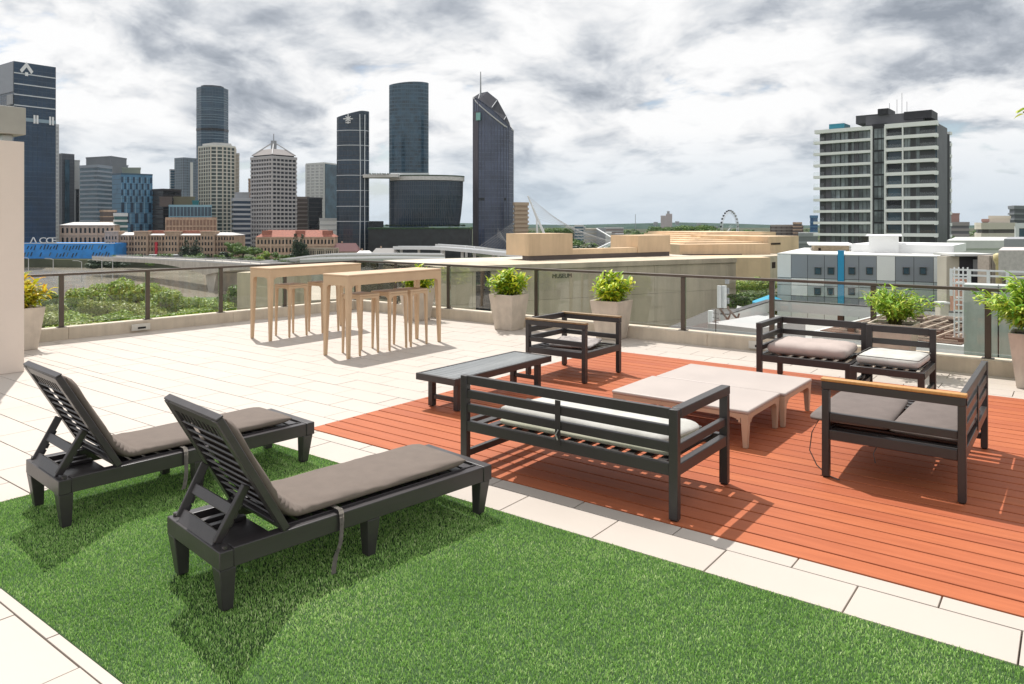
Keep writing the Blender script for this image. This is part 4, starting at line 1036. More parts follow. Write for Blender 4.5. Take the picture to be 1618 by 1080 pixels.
# teal tower
A = ell(615, 677, 655, .5, 30); zt = ZY(130, 645)
def sl2(x, y):
    r = CS * x + SN * y; d = -SN * x + CS * y; px = 809 + FPX * r / d; return ZY(131.5 - 4 * math.sin(max(0, min(1, (px - 615) / 50)) * 1.57), 645)
tower('tall teal blue curved glass tower above the casino', A, zt, mat('mid_blue_glazing', (.045, .10, .15), .2, var=.45, vs=.18, spec=.6), fh=3.3, band=mat('mid_blue_band', (.06, .12, .17), .35), bt=.9, bo=.06, pier=mat('mid_blue_band', (.06, .12, .17)), ps=2.4, pw=.25, po=.1, topf=sl2, z_hi=ZY(132, 645))
# casino podium, flared
t = thing('casino_building', 'wide curved dark glass building under a white roof deck with planting', 'building', W(675, 560, GZ), 0, world=True)
n = 36; mb = MB(); fl = []
lev = [(ZY(358, 520), .90), (ZY(335, 520), .95), (ZY(305, 520), .99), (ZY(280, 520), 1.0)]
cen = W(672, 575)
def ring_(k, s): 
    t_ = 2 * math.pi * k / n; a = 61 / FPX * 560; x, y = a * math.cos(t_), a * .62 * math.sin(t_)
    if x < -a * .9: x = -a * .9
    ss = s if x > 0 else 1.0
    return (cen.x + CS * x * ss - SN * y * s, cen.y + SN * x * ss + CS * y * s)
for z, s in lev: mb.v += [(*ring_(k, s), z) for k in range(n)]
for i in range(3):
    for k in range(n): k2 = (k + 1) % n; mb.f.append((i * n + k, i * n + k2, (i + 1) * n + k2, (i + 1) * n + k))
mb.f.append(tuple(3 * n + k for k in range(n))); mb.build('glass_body', M_gdark, t)
mb = MB(); z = ZY(358, 520)
while z < ZY(281, 520):
    f = (z - lev[0][0]) / (lev[3][0] - lev[0][0]); s = .9 + .1 * min(1, f * 1.6); mb.prism([ring_(k, s * 1.003) for k in range(n)], z, z + .35); z += 3.4
mb.build('floor_bands', mat('teal_band', (.05, .085, .11), .35), t, kind='stuff')
mb = MB()
for k in range(0, n * 3):
    t_ = 2 * math.pi * k / (n * 3)
    if math.sin(t_) > .3: continue
    def rp(s):
        a = 61 / FPX * 560; x, y = a * math.cos(t_), a * .62 * math.sin(t_)
        if x < -a * .9: x = -a * .9
        ss = s if x > 0 else 1.0; return Vector((cen.x + CS * x * ss - SN * y * s, cen.y + SN * x * ss + CS * y * s, 0))
    for (z0_, s0), (z1_, s1) in zip(lev, lev[1:]): mb.bar(rp(s0 * 1.003) + Vector((0, 0, z0_)), rp(s1 * 1.003) + Vector((0, 0, z1_)), .25, .25)
mb.build('mullions', M_mull, t, kind='stuff')
dk_ = [ring_(k, 1.04) for k in range(n)]
zD = ZY(279, 520)
MB().prism(dk_, zD, zD + 3).build('roof_deck', M_roofw, t)
MB().prism([ring_(k, 1.045) for k in range(n)], zD - .01 + 3.01, zD + 3.9).build('deck_rim', mat('planting_rim', (.05, .08, .05), .9), t)
a_, b_ = W(575, 560), W(632, 560); u = Vector((CS, SN, 0)); v = Vector((-SN, CS, 0))
MB().prism([(p.x, p.y) for p in (a_ - v * 4, b_ - v * 9, b_ + v * 14, a_ + v * 8)], ZY(279, 548), ZY(274, 548)).build('sky_bridge', M_roofw, t)
MB().prism([(p.x, p.y) for p in (W(617, 562), W(678, 562), W(678, 585), W(617, 585))], zD + 4, zD + 5.6).build('white_canopy', M_white, t)
A = [W(582, 520), W(742, 520), W(746, 560), W(582, 560)]
MB().prism([(p.x, p.y) for p in A], GZ, ZY(362, 520)).build('podium', mat('podium_dark', (.018, .022, .024), .5, var=.4, vs=.3), t)
MB().prism([(p.x, p.y) for p in offs(ccw([(q.x, q.y) for q in A]), .6)] if False else offs(ccw([(q.x, q.y) for q in A]), .6), ZY(362, 520), ZY(359.5, 520)).build('podium_planting', mat('podium_green', (.03, .07, .03), .9, var=.4, vs=.5), t)
MB().prism([(p.x, p.y) for p in (W(583, 530), W(606, 530), W(606, 550), W(583, 550))], ZY(359, 520), ZY(349, 530)).build('podium_block', M_gblack, t)
# violet tower with the sloped crown
Pv = [W(747.5, 590), W(755, 582), W(800, 584), W(811, 594), W(808, 622), W(750, 620)]
def sl3(x, y):
    r = CS * x + SN * y; d = -SN * x + CS * y; px = 809 + FPX * r / d; dd = (d - 580) / 40
    f = max(0, min(1, (px - 748) / 62)); yy = 153 + 52 * f ** 1.35 - max(0, dd) * 22 * math.sin(f * 3.1)
    return ZY(yy, d)
t = tower('violet grey glass tower with a sloping crown and needle mast', [W(747.5, 592), W(750, 585), W(756, 581), W(766, 580), W(776, 580), W(786, 580.5), W(796, 582), W(804, 586), W(811, 596), W(808, 612), W(800, 620), W(786, 624), W(770, 624), W(758, 620), W(750, 610)], 0, M_gpurp, fh=3.5, band=mat('violet_band', (.10, .12, .18), .3), bt=.45, bo=.05, z_hi=ZY(206, 585), pier=mat('violet_mullion', (.07, .075, .11), .35), ps=3.0, pw=.35, po=.25, topf=sl3, notop=True)
vp = [W(747.5, 592), W(750, 585), W(756, 581), W(766, 580), W(776, 580), W(786, 580.5), W(796, 582), W(804, 586), W(811, 596), W(808, 612), W(800, 620), W(786, 624), W(770, 624), W(758, 620), W(750, 610)]
fr_ = [Vector((p.x, p.y, sl3(p.x, p.y) - .4)) for p in vp[0:9]]; bk_ = [Vector((p.x, p.y, sl3(p.x, p.y) - .4)) for p in [vp[0], vp[14], vp[13], vp[12], vp[11], vp[10], vp[10], vp[9], vp[8]]]
cm = MB(); o_ = 0
for q in range(9): cm.v += [tuple(fr_[q]), tuple(bk_[q]), tuple(fr_[q] - Vector((0, 0, .8))), tuple(bk_[q] - Vector((0, 0, .8)))]
for q in range(8): a_ = q * 4; cm.f += [(a_, a_ + 4, a_ + 5, a_ + 1), (a_, a_ + 2, a_ + 6, a_ + 4), (a_ + 1, a_ + 5, a_ + 7, a_ + 3)]
cm.build('crown_louvres', mat('matte_louvres', (.045, .045, .055), .9, spec=.1), t)
for q in (2, 4, 6): MB().bar(fr_[q].lerp(bk_[q], .1) + Vector((0, 0, .3)), fr_[q].lerp(bk_[q], .9) + Vector((0, 0, .3)), .5, .5).build('crown_rib', M_conc_g, t)
pts = [W(748, 590, ZY(153, 590)), W(752, 583, ZY(160, 583)), W(760, 580, ZY(168, 580)), W(772, 579, ZY(178.5, 579)), W(786, 579.5, ZY(190, 580)), W(798, 582, ZY(199, 582)), W(811, 596, ZY(206, 596))]
MB().tube(pts, .55, 6).build('crown_rim', M_conc_l, t)
pts = [W(748, 592, ZY(153, 592)), W(757, 620, ZY(154, 620)), W(768, 624, ZY(158, 624)), W(784, 624, ZY(170, 624)), W(798, 620, ZY(185, 620)), W(806, 612, ZY(198, 612)), W(811, 596, ZY(206, 596))]
MB().tube(pts, .5, 6).build('crown_rim', M_conc_l, t)
MB().tube([W(766, 600, ZY(156, 600)), W(780, 600, ZY(172, 600)), W(795, 598, ZY(190, 598)), W(808, 596, ZY(205, 596))], .4, 6).build('crown_rib', M_conc_l, t)
MB().tube([W(759.5, 605, ZY(156, 605)), W(759.5, 605, ZY(113, 605))], [.7, .35], 6).build('needle_mast', M_conc_g, t)
MB().prism([(p.x, p.y) for p in (W(752, 579), W(759, 577.5), W(759, 579), W(752, 581))], ZY(190, 580), ZY(178, 580)).build('sign_box', mat('sign_green', (.25, .5, .45), .5), t)
MB().prism([(p.x, p.y) for p in (W(757, 579.4), W(800, 582.4), W(800, 583.8), W(757, 580.5))], ZY(316, 580), ZY(312, 580)).build('dark_belt', M_gblack, t)
MB().prism([(p.x, p.y) for p in (W(747.8, 586), W(755.5, 580.2), W(756.5, 583), W(750, 590))], GZ, ZY(176, 584)).build('side_strip', mat('mauve_strip', (.085, .07, .085), .5), t)
tower('beige concrete tower right of the violet glass tower', quad(812, 570, 814, 566, 834, 570), ZY(321, 566), mat('tan_facade', (.42, .31, .22), .8), fh=3.3, band=mat('tan_band', (.48, .37, .27), .8), bt=1.6, bo=.7)

# ---- heritage buildings
def arched(label, pa, da, pb, db, ytop, ybase, rows, cols, m, dep=18, roof=None, cat='heritage building', roofh=2.5, wm=None):
    M, L = frame(pa, da, pb, db); d = (da + db) / 2; z1, z0 = ZY(ytop, d), ZY(ybase, d); z0 = min(z0, GZ)
    t = thing('heritage_building', label, cat, M @ Vector((L / 2, 0, GZ)), 0, world=True)
    MB().box(0, L, .6, dep, z0, z1, M).build('wall', m, t)
    fr = MB(); wn = MB(); H = z1 - ZY(ybase, d); rh = H / rows; cw = L / cols; zb_ = ZY(ybase, d)
    for r_ in range(rows + 1): zz = zb_ + r_ * rh; fr.box(-.3, L + .3, 0 - .15, .59, zz - .35, zz + .35, M)
    for c in range(cols + 1):
        w_ = 1.0 if c % 4 == 0 else .45; xx = c * cw; fr.box(xx - w_ / 2, xx + w_ / 2, .05 if c % 4 else -.1, .59, z0, z1 - .36, M)
    for r_ in range(rows):
        for c in range(cols):
            x0, x1 = c * cw + cw * .27, (c + 1) * cw - cw * .27; za, zb2 = zb_ + r_ * rh + rh * .22, zb_ + r_ * rh + rh * .66; xm, rad = (x0 + x1) / 2, (x1 - x0) / 2
            P = [(x0, za), (x1, za), (x1, zb2), (xm + rad * .7, zb2 + rad * .7), (xm, zb2 + rad), (xm - rad * .7, zb2 + rad * .7), (x0, zb2)]
            o = len(wn.v); wn.v += [tuple(M @ Vector((a, .52, b))) for a, b in P]; wn.f.append(tuple(range(o, o + 7)))
    fr.build('pilasters_and_cornices', m, t, kind='stuff'); wn.build('arched_windows', wm or M_gblack, t, kind='stuff')
    if roof:
        A_ = [M @ Vector(p) for p in ((-.5, -.4, z1 + .4), (L + .5, -.4, z1 + .4), (L + .5, dep, z1 + .4), (-.5, dep, z1 + .4))]
        i_ = min(dep, L) * .35; B_ = [M @ Vector(p) for p in ((i_, i_, z1 + roofh), (L - i_, i_, z1 + roofh), (L - i_, dep - i_, z1 + roofh), (i_, dep - i_, z1 + roofh))]
        MB().quadbox(A_ + B_).build('roof', roof, t)
    return t, M, L
arched('pale pink sandstone library block behind the blue building', 95, 548, 180, 552, 356, 386, 2, 12, M_sandst2, roof=M_roofw)
t, M, L = arched('long brown sandstone heritage building with rows of arched windows', 168, 522, 370, 516, 372, 407, 4, 46, M_sandst, roof=M_roofw, roofh=2.2)
for f in (.05, .28, .52, .80): 
    MB().box(L * f - 5, L * f + 5, -1.2, 6, GZ, ZY(366, 520), M).build('pavilion', M_sandst, t)
    mb = MB()
    for r_ in range(4):
        for c in range(4): mb.box(L * f - 4.1 + c * 2.2, L * f - 3.1 + c * 2.2, -1.3, -1.21, ZY(405 - r_ * 9, 520), ZY(400 - r_ * 9, 520), M)
    mb.build('pavilion_windows', M_gblack, t, kind='stuff')
    MB().box(L * f - 5.4, L * f + 5.4, -1.6, 6, ZY(366, 520), ZY(364.6, 520), M).build('cornice', M_sandst2, t)
MB().box(L * .385, L * .385 + 1.9, -.6, -.4, ZY(402, 520), ZY(382, 520), M).build('red_banner', mat('banner_red', (.6, .03, .05), .6), t)
for f0, f1 in ((.30, .48), (.55, .76)): MB().box(L * f0, L * f1, 4, 14, ZY(372, 520) + 1, ZY(364, 520), M).build('mansard_roof', M_roofr, t)
t, M, L = arched('red roofed sandstone government building right of the long heritage building', 405, 500, 528, 505, 375, 401, 2, 22, M_sandst2, roof=M_roofr, roofh=5)
for f in (.12, .55, .9): MB().box(L * f - 3, L * f + 3, 2, 10, ZY(370, 500), ZY(364, 500), M).build('roof_gable', M_roofr, t)
arched('pale colonnaded stone wall below the red roofed building', 486, 478, 534, 480, 392, 405, 1, 14, mat('pale_stone', (.45, .39, .31), .85), dep=6, cat='wall')
for i, (a, b, d, yt, yb, rm, lb) in enumerate(((524, 566, 500, 384, 402, mat('maroon_roof', (.22, .11, .11), .8), 'maroon roofed house between red roof building and curved tower'), (560, 588, 470, 396, 408, M_roofw, 'small cottage with a white gabled roof'), (586, 628, 475, 392, 408, mat('grey_roof', (.4, .38, .36), .7), 'stone house with a grey pitched roof and chimneys'))):
    M, L = frame(a, d, b, d); t = thing('house', lb, 'house', M @ Vector((L / 2, 4, GZ)), 0, world=True)
    MB().box(0, L, 0, 9, GZ, ZY(yb - 5, d), M).build('wall', M_sandst, t)
    zr, ze = ZY(yt, d), ZY(yb - 5, d); r0 = [M @ Vector(p) for p in ((-.6, -.6, ze), (L + .6, -.6, ze), (L + .6, 9.6, ze), (-.6, 9.6, ze))]; r1 = [M @ Vector(p) for p in ((2.5, 4.3, zr), (L - 2.5, 4.3, zr), (L - 2.5, 4.7, zr), (2.5, 4.7, zr))]
    rf = MB().quadbox(r0 + r1).build('roof', rm, t)
    MB().box(L * .3, L * .3 + .9, 4.8, 5.6, zr - 1.5, zr + 1.3, M).build('chimney', M_sandst, rf, shift=t.location)
    for k in range(4): MB().box(L * (.12 + .22 * k), L * (.12 + .22 * k) + 1.0, -.06, .02, ze - 3, ze - 1.2, M).build('window', M_gblack, t)

# ---- bridge and expressways
t = thing('road_bridge', 'pale concrete road bridge with a haunched pier crossing the river', 'bridge', W(355, 320, GZ - 5), 0, world=True)
bp = [(165, 418, 405.6), (205, 405, 406.8), (260, 375, 409), (350, 325, 413), (440, 282, 419), (560, 235, 428)]
dk1, fc = MB(), MB(); th = [1.6, 1.8, 1.7, 5.5, 2.0, 4.5]
top = [W(a, d, ZY(y_, d)) for a, d, y_ in bp]
sub = []
for i in range(len(top) - 1):
    for k in range(6):
        f = k / 6; sub.append((top[i].lerp(top[i + 1], f), (th[i] * (1 - f) + th[i + 1] * f) if not (i in (2, 3)) else (1.7 + 3.8 * (f ** 2 if i == 2 else (1 - f) ** 2))))
sub.append((top[-1], th[-1]))
for (p, a), (q, b) in zip(sub, sub[1:]):
    u = (q - p); u.z = 0; u.normalize(); v = Vector((-u.y, u.x, 0))
    A_ = [p - v * 7, q - v * 7, q + v * 7, p + v * 7]; hh = [a, b, b, a]
    dk1.quadbox([(w_.x, w_.y, w_.z - h_) for w_, h_ in zip(A_, hh)] + [(w_.x, w_.y, w_.z) for w_ in A_])
dk1.build('deck', mat('bridge_concrete', (.50, .46, .41), .8, streak=.15, vs=.3), t)
rl = MB(); pr_ = MB()
for (p, a), (q, b) in zip(sub, sub[1:]):
    u = (q - p); uu = Vector((u.x, u.y, 0)).normalized(); v = Vector((-uu.y, uu.x, 0))
    for sd in (-6.9, 6.9): pr_.bar(p + v * sd + Vector((0, 0, .35)), q + v * sd + Vector((0, 0, .35)), .25, .7)
    for sd in (-6.9, 6.9): rl.bar(p + v * sd + Vector((0, 0, 1.25)), q + v * sd + Vector((0, 0, 1.25)), .1, .1); rl.bar(p + v * sd + Vector((0, 0, .7)), p + v * sd + Vector((0, 0, 1.25)), .1, .1)
pr_.build('parapet', M_conc_l, t); rl.build('railing', M_conc_g, t, kind='stuff')
p = W(355, 323); u = (top[4] - top[2]); u.z = 0; u.normalize(); v = Vector((-u.y, u.x, 0)); zt = ZY(413, 325) - 4.5; P = []
for w0, zz in ((2.2, GZ - 7), (6.5, zt)):
    for a, b in ((-1, -1), (1, -1), (1, 1), (-1, 1)): q = p + u * (w0 * a) + v * (6.0 * b); P.append((q.x, q.y, zz))
MB().quadbox(P).build('pier', mat('bridge_concrete', (.5, .46, .41)), t)
# buses and cars on the bridge and road
def bus(label, px, d, zz, ang, c):
    t = thing('bus', label, 'bus', W(px, d, zz), ang, group='white buses queueing on the bridge approach')
    MB().box(-4.6, 4.6, -1.25, 1.25, .45, 3.0).build('body', c, t, bevel=.2)
    MB().box(-4.3, 4.3, -1.28, 1.28, 1.4, 2.4).build('windows', M_gblack, t, kind='stuff')
    for x in (-3.0, 3.1):
        for s in (-1, 1): MB().tube([(x, s * 1.27, .5), (x, s * 1.0, .5)], .5, 10).build('wheel', M_gap, t)
    return t
for k, px in enumerate((247, 264, 281, 303)):
    bus('%s white bus on the road before the long heritage building' % ('leftmost', 'second', 'third', 'rightmost')[k], px, 500, GZ + .01, YAW, M_white)
def road_ribbon(label, pts, wd, th_, m, name='elevated_road', piers=0, rail=True):
    t = thing(name, label, 'elevated road', W(pts[0][0], pts[0][1], GZ), 0, world=True); P = [W(a, d, ZY(y_, d)) for a, d, y_ in pts]; mb = MB(); rb = MB()
    fine = []
    for i in range(len(P) - 1):
        a = P[max(i - 1, 0)]; b = P[i]; c = P[i + 1]; e = P[min(i + 2, len(P) - 1)]
        for k in range(5):
            f = k / 5; fine.append(.5 * ((2 * b) + (c - a) * f + (2 * a - 5 * b + 4 * c - e) * f * f + (3 * b - a - 3 * c + e) * f ** 3))
    fine.append(P[-1])
    for p, q in zip(fine, fine[1:]):
        mb.bar(p, q, wd, th_)
        if rail:
            uu = (q - p); uu.z = 0; uu.normalize(); v = Vector((-uu.y, uu.x, 0))
            for sd in (-wd / 2, wd / 2): rb.bar(p + v * sd + Vector((0, 0, th_ / 2 + .4)), q + v * sd + Vector((0, 0, th_ / 2 + .4)), .2, .8)
    mb.build('deck', m, t); 
    if rail: rb.build('barrier', M_white, t)
    for k in range(piers):
        p = fine[int((k + .5) / piers * len(fine))]; MB().tube([(p.x, p.y, GZ - 5), (p.x, p.y, p.z - th_ / 2)], .9, 8).build('pier', M_conc_l, t)
    return t
M_expr = mat('expressway_concrete', (.46, .47, .44), .8)
road_ribbon('pale expressway ramp sweeping from the bridge towards the government building', [(330, 470, 414), (400, 455, 416), (460, 440, 411), (520, 430, 404.5), (600, 430, 403.5), (700, 440, 404)], 7, 1.4, M_expr, piers=7)
road_ribbon('lower riverside expressway deck below the cottages', [(480, 400, 412), (540, 395, 410.5), (620, 390, 409.5), (700, 385, 411)], 8, 1.4, mat('green_tint_concrete', (.40, .45, .41), .8), piers=6)
road_ribbon('white elevated expressway passing in front of the casino podium', [(625, 480, 392), (690, 470, 392.5), (740, 455, 396), (790, 435, 401), (850, 415, 406)], 7, 1.3, M_white, piers=8)
road_ribbon('second white ramp crossing behind the museum roof', [(690, 500, 388), (750, 495, 392), (810, 500, 398), (850, 505, 394)], 6, 1.0, M_white, piers=5)
# cable stayed footbridge
t = thing('cable_footbridge', 'white leaning mast and fan of cables of the footbridge beside the violet tower', 'bridge', W(845, 470, GZ), 0, world=True)
tip = W(834, 470, ZY(309, 470)); MB().tube([tip, W(861, 470, ZY(372, 470)), W(866, 470, GZ - 5)], [.5, .9, 1.1], 8).build('mast', M_white, t)
MB().tube([tip, W(848, 474, ZY(345, 474)), W(851, 478, GZ - 5)], [.3, .5, .6], 6).build('mast_leg', M_white, t)
cb = MB()
for k in range(9): cb.tube([tip.lerp(W(861, 470, ZY(372, 470)), k / 14), W(940 + k * 9, 480, ZY(395, 480))], .09, 4)
cb.build('cables', M_conc_l, t, kind='stuff')
t2 = thing('cable_fan', 'fan of thin white cables crossing the foot of the violet tower', 'bridge cables', W(780, 450, GZ), 0, world=True)
cb = MB(); a_ = W(811, 450, ZY(352, 450))
for k in range(9): cb.tube([a_ - Vector((0, 0, k * 1.0)), W(742 + k * 7, 452, ZY(400, 452))], .05, 4)
a_ = W(786, 455, ZY(360, 455))
for k in range(5): cb.tube([a_ - Vector((0, 0, k * 1.2)), W(812 + k * 4, 456, ZY(402, 456))], .05, 4)
cb.build('cables', M_conc_l, t2, kind='stuff')

# ---- museum
M, L = frame(690, 57.0, 1163, 72.2); zt = -1.62
t = thing('museum', 'long low beige concrete building with MUSEUM lettered on the wall', 'museum building', M @ Vector((L / 2, 10, GZ)), 0, world=True)
MB().box(.2, L - .05, .12, 12.4, GZ, zt - .32, M).build('core_wall', M_gap, t)
m0 = (M.inverted() @ W(752, 58.6)).x; m1 = (M.inverted() @ W(776, 59.2)).x
pw_, ph_ = 3.05, 2.55
xs = [0.0]
while xs[-1] + pw_ < L: xs.append(xs[-1] + pw_)
xs.append(L); proto = {}
for i in range(len(xs) - 1):
    z = zt - .45
    for j in range(8):
        a, b = xs[i] + .012, xs[i + 1] - .012
        if b < m0 or a > m1: segs = [(a, b)]
        else: segs = [(a, m0), (m1, b)]
        for a, b in segs:
            if b - a > .25: MB().box(a, b, 0 + random.uniform(0, .012), .119, z - ph_ + .012, z - .012, M).build('panel', M_museum, t)
        z -= ph_
MB().box(m0 - .1, m1 + .1, .05, .3, GZ, zt - .5, M).build('window_slot', M_gblack, t)
mb = MB().box(0, L, -.12, 6, zt - .44, zt, M); mb.build('parapet', M_museum, t)
MB().box(0, L, 6.001, 12.5, zt - .3, zt - .012, M).build('roof', M_mroof, t)
MB().box(L - .3, L + .02, .1, 12.5, GZ, zt - .5, M).build('end_wall', M_museum, t); MB().box(-.02, .3, .12, 12.5, GZ, zt - .5, M).build('end_wall', M_museum, t)
MTx = M @ Matrix.Translation((0, -.03, 0)); xx = (M.inverted() @ W(875, 61.8)).x
text('MUSEUM', .50, MTx, xx, ZY(439.5, 61.8), mat('letter_dark', (.05, .045, .04), .6), t, 'letters', ext=.02)
# upstand blocks on the roof
Mb, Lb = frame(835, 66.5, 1059, 77)
t = thing('roof_upstand', 'warm beige concrete upstand with a block at each end on the museum roof', 'roof structure', Mb @ Vector((Lb / 2, 0, zt)), 0, world=True)
MB().box(.05, Lb - .05, .06, 1.0, zt - .01, zt + .42, Mb).build('dark_base', M_brown, t)
def xat(px, MM, d): return (MM.inverted() @ W(px, d)).x
x1, x2 = xat(904, Mb, 69.5), xat(1007, Mb, 74.4)
MB().box(0, x1, 0, 3.5, zt + .421, ZY(369, 66.5), Mb).build('end_block', M_museum2, t)
MB().box(x1 + .001, x2, .1, 1.2, zt + .421, ZY(393, 70), Mb).build('low_wall', M_museum2, t)
MB().box(x2 + .001, Lb, 0, 4.0, zt + .421, ZY(371.5, 75.5), Mb).build('end_block', M_museum2, t)
mb = MB(); a = W(838, 63, 0)
# stepped gallery behind
t = thing('stepped_gallery', 'stepped warm beige concrete gallery behind the museum', 'gallery building', W(1150, 120, GZ), 0, world=True)
for k in range(7):
    y0_ = 385.5 - k * 2.95 if k else 386; d = 104 + k * 4.2; Ms, Ls = frame(1074 + k * 8 * (1 if k < 6 else .9), d, 1217 + k * 1.5, d + 5)
    MB().box(0, Ls, 0, 20, GZ, ZY(y0_ - .2 * k, d), Ms).build('step_wall', M_museum2, t)
Ms, Ls = frame(1074, 103.5, 1172, 105); MB().box(.4, Ls, -.1, -.01, ZY(404, 103), ZY(401.5, 103), Ms).build('dark_recess', M_brown, t)
MB().box(0, Ls, -8, -.2, GZ, ZY(405, 100), Ms).build('lower_roof', M_museum2, t)
Ms, Ls = frame(1180, 98, 1262, 110); MB().box(0, Ls, 0, 14, GZ, ZY(407, 98), Ms).build('lower_wing', M_museum, t)
Ms, Ls = frame(1214, 112, 1262, 118); MB().box(0, Ls, 0, 14, GZ, ZY(373, 114), Ms).build('upper_wing', M_museum2, t)
MB().box(Ls * .08, Ls * .38, -.06, -.01, ZY(386.5, 112.5), ZY(383.5, 112.5), Ms).build('slot_window', M_gap, t)
Ms, Ls = frame(1205, 99, 1228, 102)
for f in (.2, .62): MB().box(Ls * f, Ls * f + 1.0, -.06, -.01, ZY(425, 99), ZY(415, 99), Ms).build('window', M_gap, t)
# cultural centre terrace seen between bar table legs
t = thing('concrete_pavilion', 'pale concrete block seen under the bar table beyond the railing', 'building', W(470, 88, GZ), 0, world=True)
Ms, Ls = frame(443, 86, 492, 92); MB().box(0, Ls, 0, 6, GZ, ZY(430, 88), Ms).build('block', M_museum, t)
Ms, Ls = frame(400, 100, 640, 110); MB().box(0, Ls, -2, 25, GZ, ZY(476, 100), Ms).build('terrace', mat('terrace_concrete', (.48, .42, .34), .85), t)
Ms, Ls = frame(575, 60, 690, 63); MB().box(0, Ls, 0, 6, GZ, ZY(434, 62), Ms).build('side_block', M_museum, t)

# ---- hotel
t = thing('hotel', 'white and grey panelled low hotel with a vertical blue stripe', 'hotel building', W(1370, 62, GZ), 0, world=True)
Mh, Lh = frame(1228, 60.5, 1508, 54.5)
def hx(px):
    # column of the picture -> distance along the facade
    A, B = W(1228, 60.5), W(1508, 54.5); lo, hi = 0.0, 1.0
    for _ in range(30):
        m_ = (lo + hi) / 2; p = A.lerp(B, m_); d = -SN * p.x + CS * p.y; x = 809 + FPX * (CS * p.x + SN * p.y) / d
        lo, hi = (m_, hi) if x < px else (lo, m_)
    return lo * Lh
def hz(px, y_): 
    f = hx(px) / Lh; return ZY(y_, 60.5 + (54.5 - 60.5) * f)
ztop = ZY(400.5, 60.5)
MB().box(.05, Lh - .05, .1, 16, GZ, ztop - .05, Mh).build('wall_core', M_gap, t)
Hw = mat('hotel_white', (.86, .86, .85), .6, var=.03, vs=.4); Hg = mat('hotel_grey', (.29, .31, .345), .6, var=.04, vs=.4, obj=.04); Hb = mat('hotel_blue', (.03, .33, .60), .5, var=.04); Hs = mat('hotel_sage', (.48, .53, .54), .6, var=.04, obj=.03)
zA, zB, zC, zD, zE = ztop, ztop - 1.92, ztop - 2.5, ztop - 3.35, ztop - 4.4
cols = [1228, 1250, 1276, 1302.5, 1323.5, 1334, 1357, 1385, 1414.5, 1444, 1475, 1507.5]
c1 = [Hw, Hg, Hg, Hg, Hb, Hg, Hg, Hw, Hg, Hg, Hw]
for i, mm in enumerate(c1):
    a, b = hx(cols[i]) + .015, hx(cols[i + 1]) - .015; pr = -.06 if mm is Hb else 0
    if mm is Hb: MB().box(a, b, pr, .09, zE + .3, zA + .35, Mh).build('blue_stripe', Hb, t); continue
    MB().box(a, b, random.uniform(0, .01), .09, zB + .02, zA - .02, Mh).build('panel', mm, t)
    MB().box(a, b, random.uniform(0, .01), .09, zC + .02, zB - .02, Mh).build('panel', Hs if i != 1 and i != 2 else Hw, t)
    MB().box(a, b, random.uniform(0, .01), .09, zD + .02, zC - .02, Mh).build('panel', Hs if i not in (1,) else Hw, t)
    MB().box(a, b, random.uniform(0, .01), .09, zE, zD - .02, Mh).build('panel', Hg if 0 < i < 8 else Hs, t)
    for q in range(3): MB().box(a, b, random.uniform(0, .01), .09, zE - 1.9 * (q + 1), zE - 1.9 * q - .02, Mh).build('panel', Hs if q % 2 else Hw, t)
def hwin(px0, px1, y0_, y1_):
    a, b = hx(px0), hx(px1); z1_, z0_ = hz(px0, y0_), hz(px0, y1_)
    o = MB().box(a - .06, b + .06, -.05, -.012, z0_ - .06, z1_ + .06, Mh).build('window', mat('window_frame_dark', (.06, .065, .07), .5), t)
    MB().box(a, b, -.056, -.051, z0_, z1_, Mh).build('pane', M_gteal, o, shift=t.location)
    MB().box(a - .1, b + .1, -.16, -.0505, z1_ + .061, z1_ + .12, Mh).build('hood', Hg, o, shift=t.location)
for a in (1288.5, 1309, 1342, 1370, 1428, 1454.5): hwin(a, a + 8, 423, 432)
for a in (1288, 1308.5, 1341.5): hwin(a, a + 8, 455.5, 464.5)
MB().box(0, Lh, -.01, 16, ztop - .04, ztop + .04, Mh).build('roof', M_conc_w, t)
Mr, Lr = frame(1345, 63, 1507, 58.5); MB().box(0, Lr, 0, 9, ztop + .041, ZY(386.5, 60), Mr).build('roof_storey', Hw, t)
Mr, Lr = frame(1373, 62, 1420, 61); MB().box(0, Lr, -.5, 6, ztop + .042, ZY(373, 61), Mr).build('lift_room', Hw, t); MB().box(-.25, Lr + .25, -.75, 6.2, ZY(373, 61) + .001, ZY(371.5, 61), Mr).build('lift_roof', Hw, t)
Mr, Lr = frame(1286, 66, 1342, 65); MB().box(0, Lr, 0, 7, ztop + .043, ZY(387.5, 65.5), Mr).build('tan_storey', mat('tan_render', (.5, .40, .28), .8), t); MB().box(-.4, Lr + .4, -.5, 7.5, ZY(387.5, 65.5) + .001, ZY(385.3, 65.5), Mr).build('tan_roof', Hw, t)
MB().box(Lr * .13, Lr * .2, -.05, -.005, ZY(397, 65), ZY(392, 65), Mr).build('door', M_gap, t); MB().box(Lr * .68, Lr * .9, -.05, -.005, ZY(401, 65), ZY(395, 65), Mr).build('white_box', M_white, t)

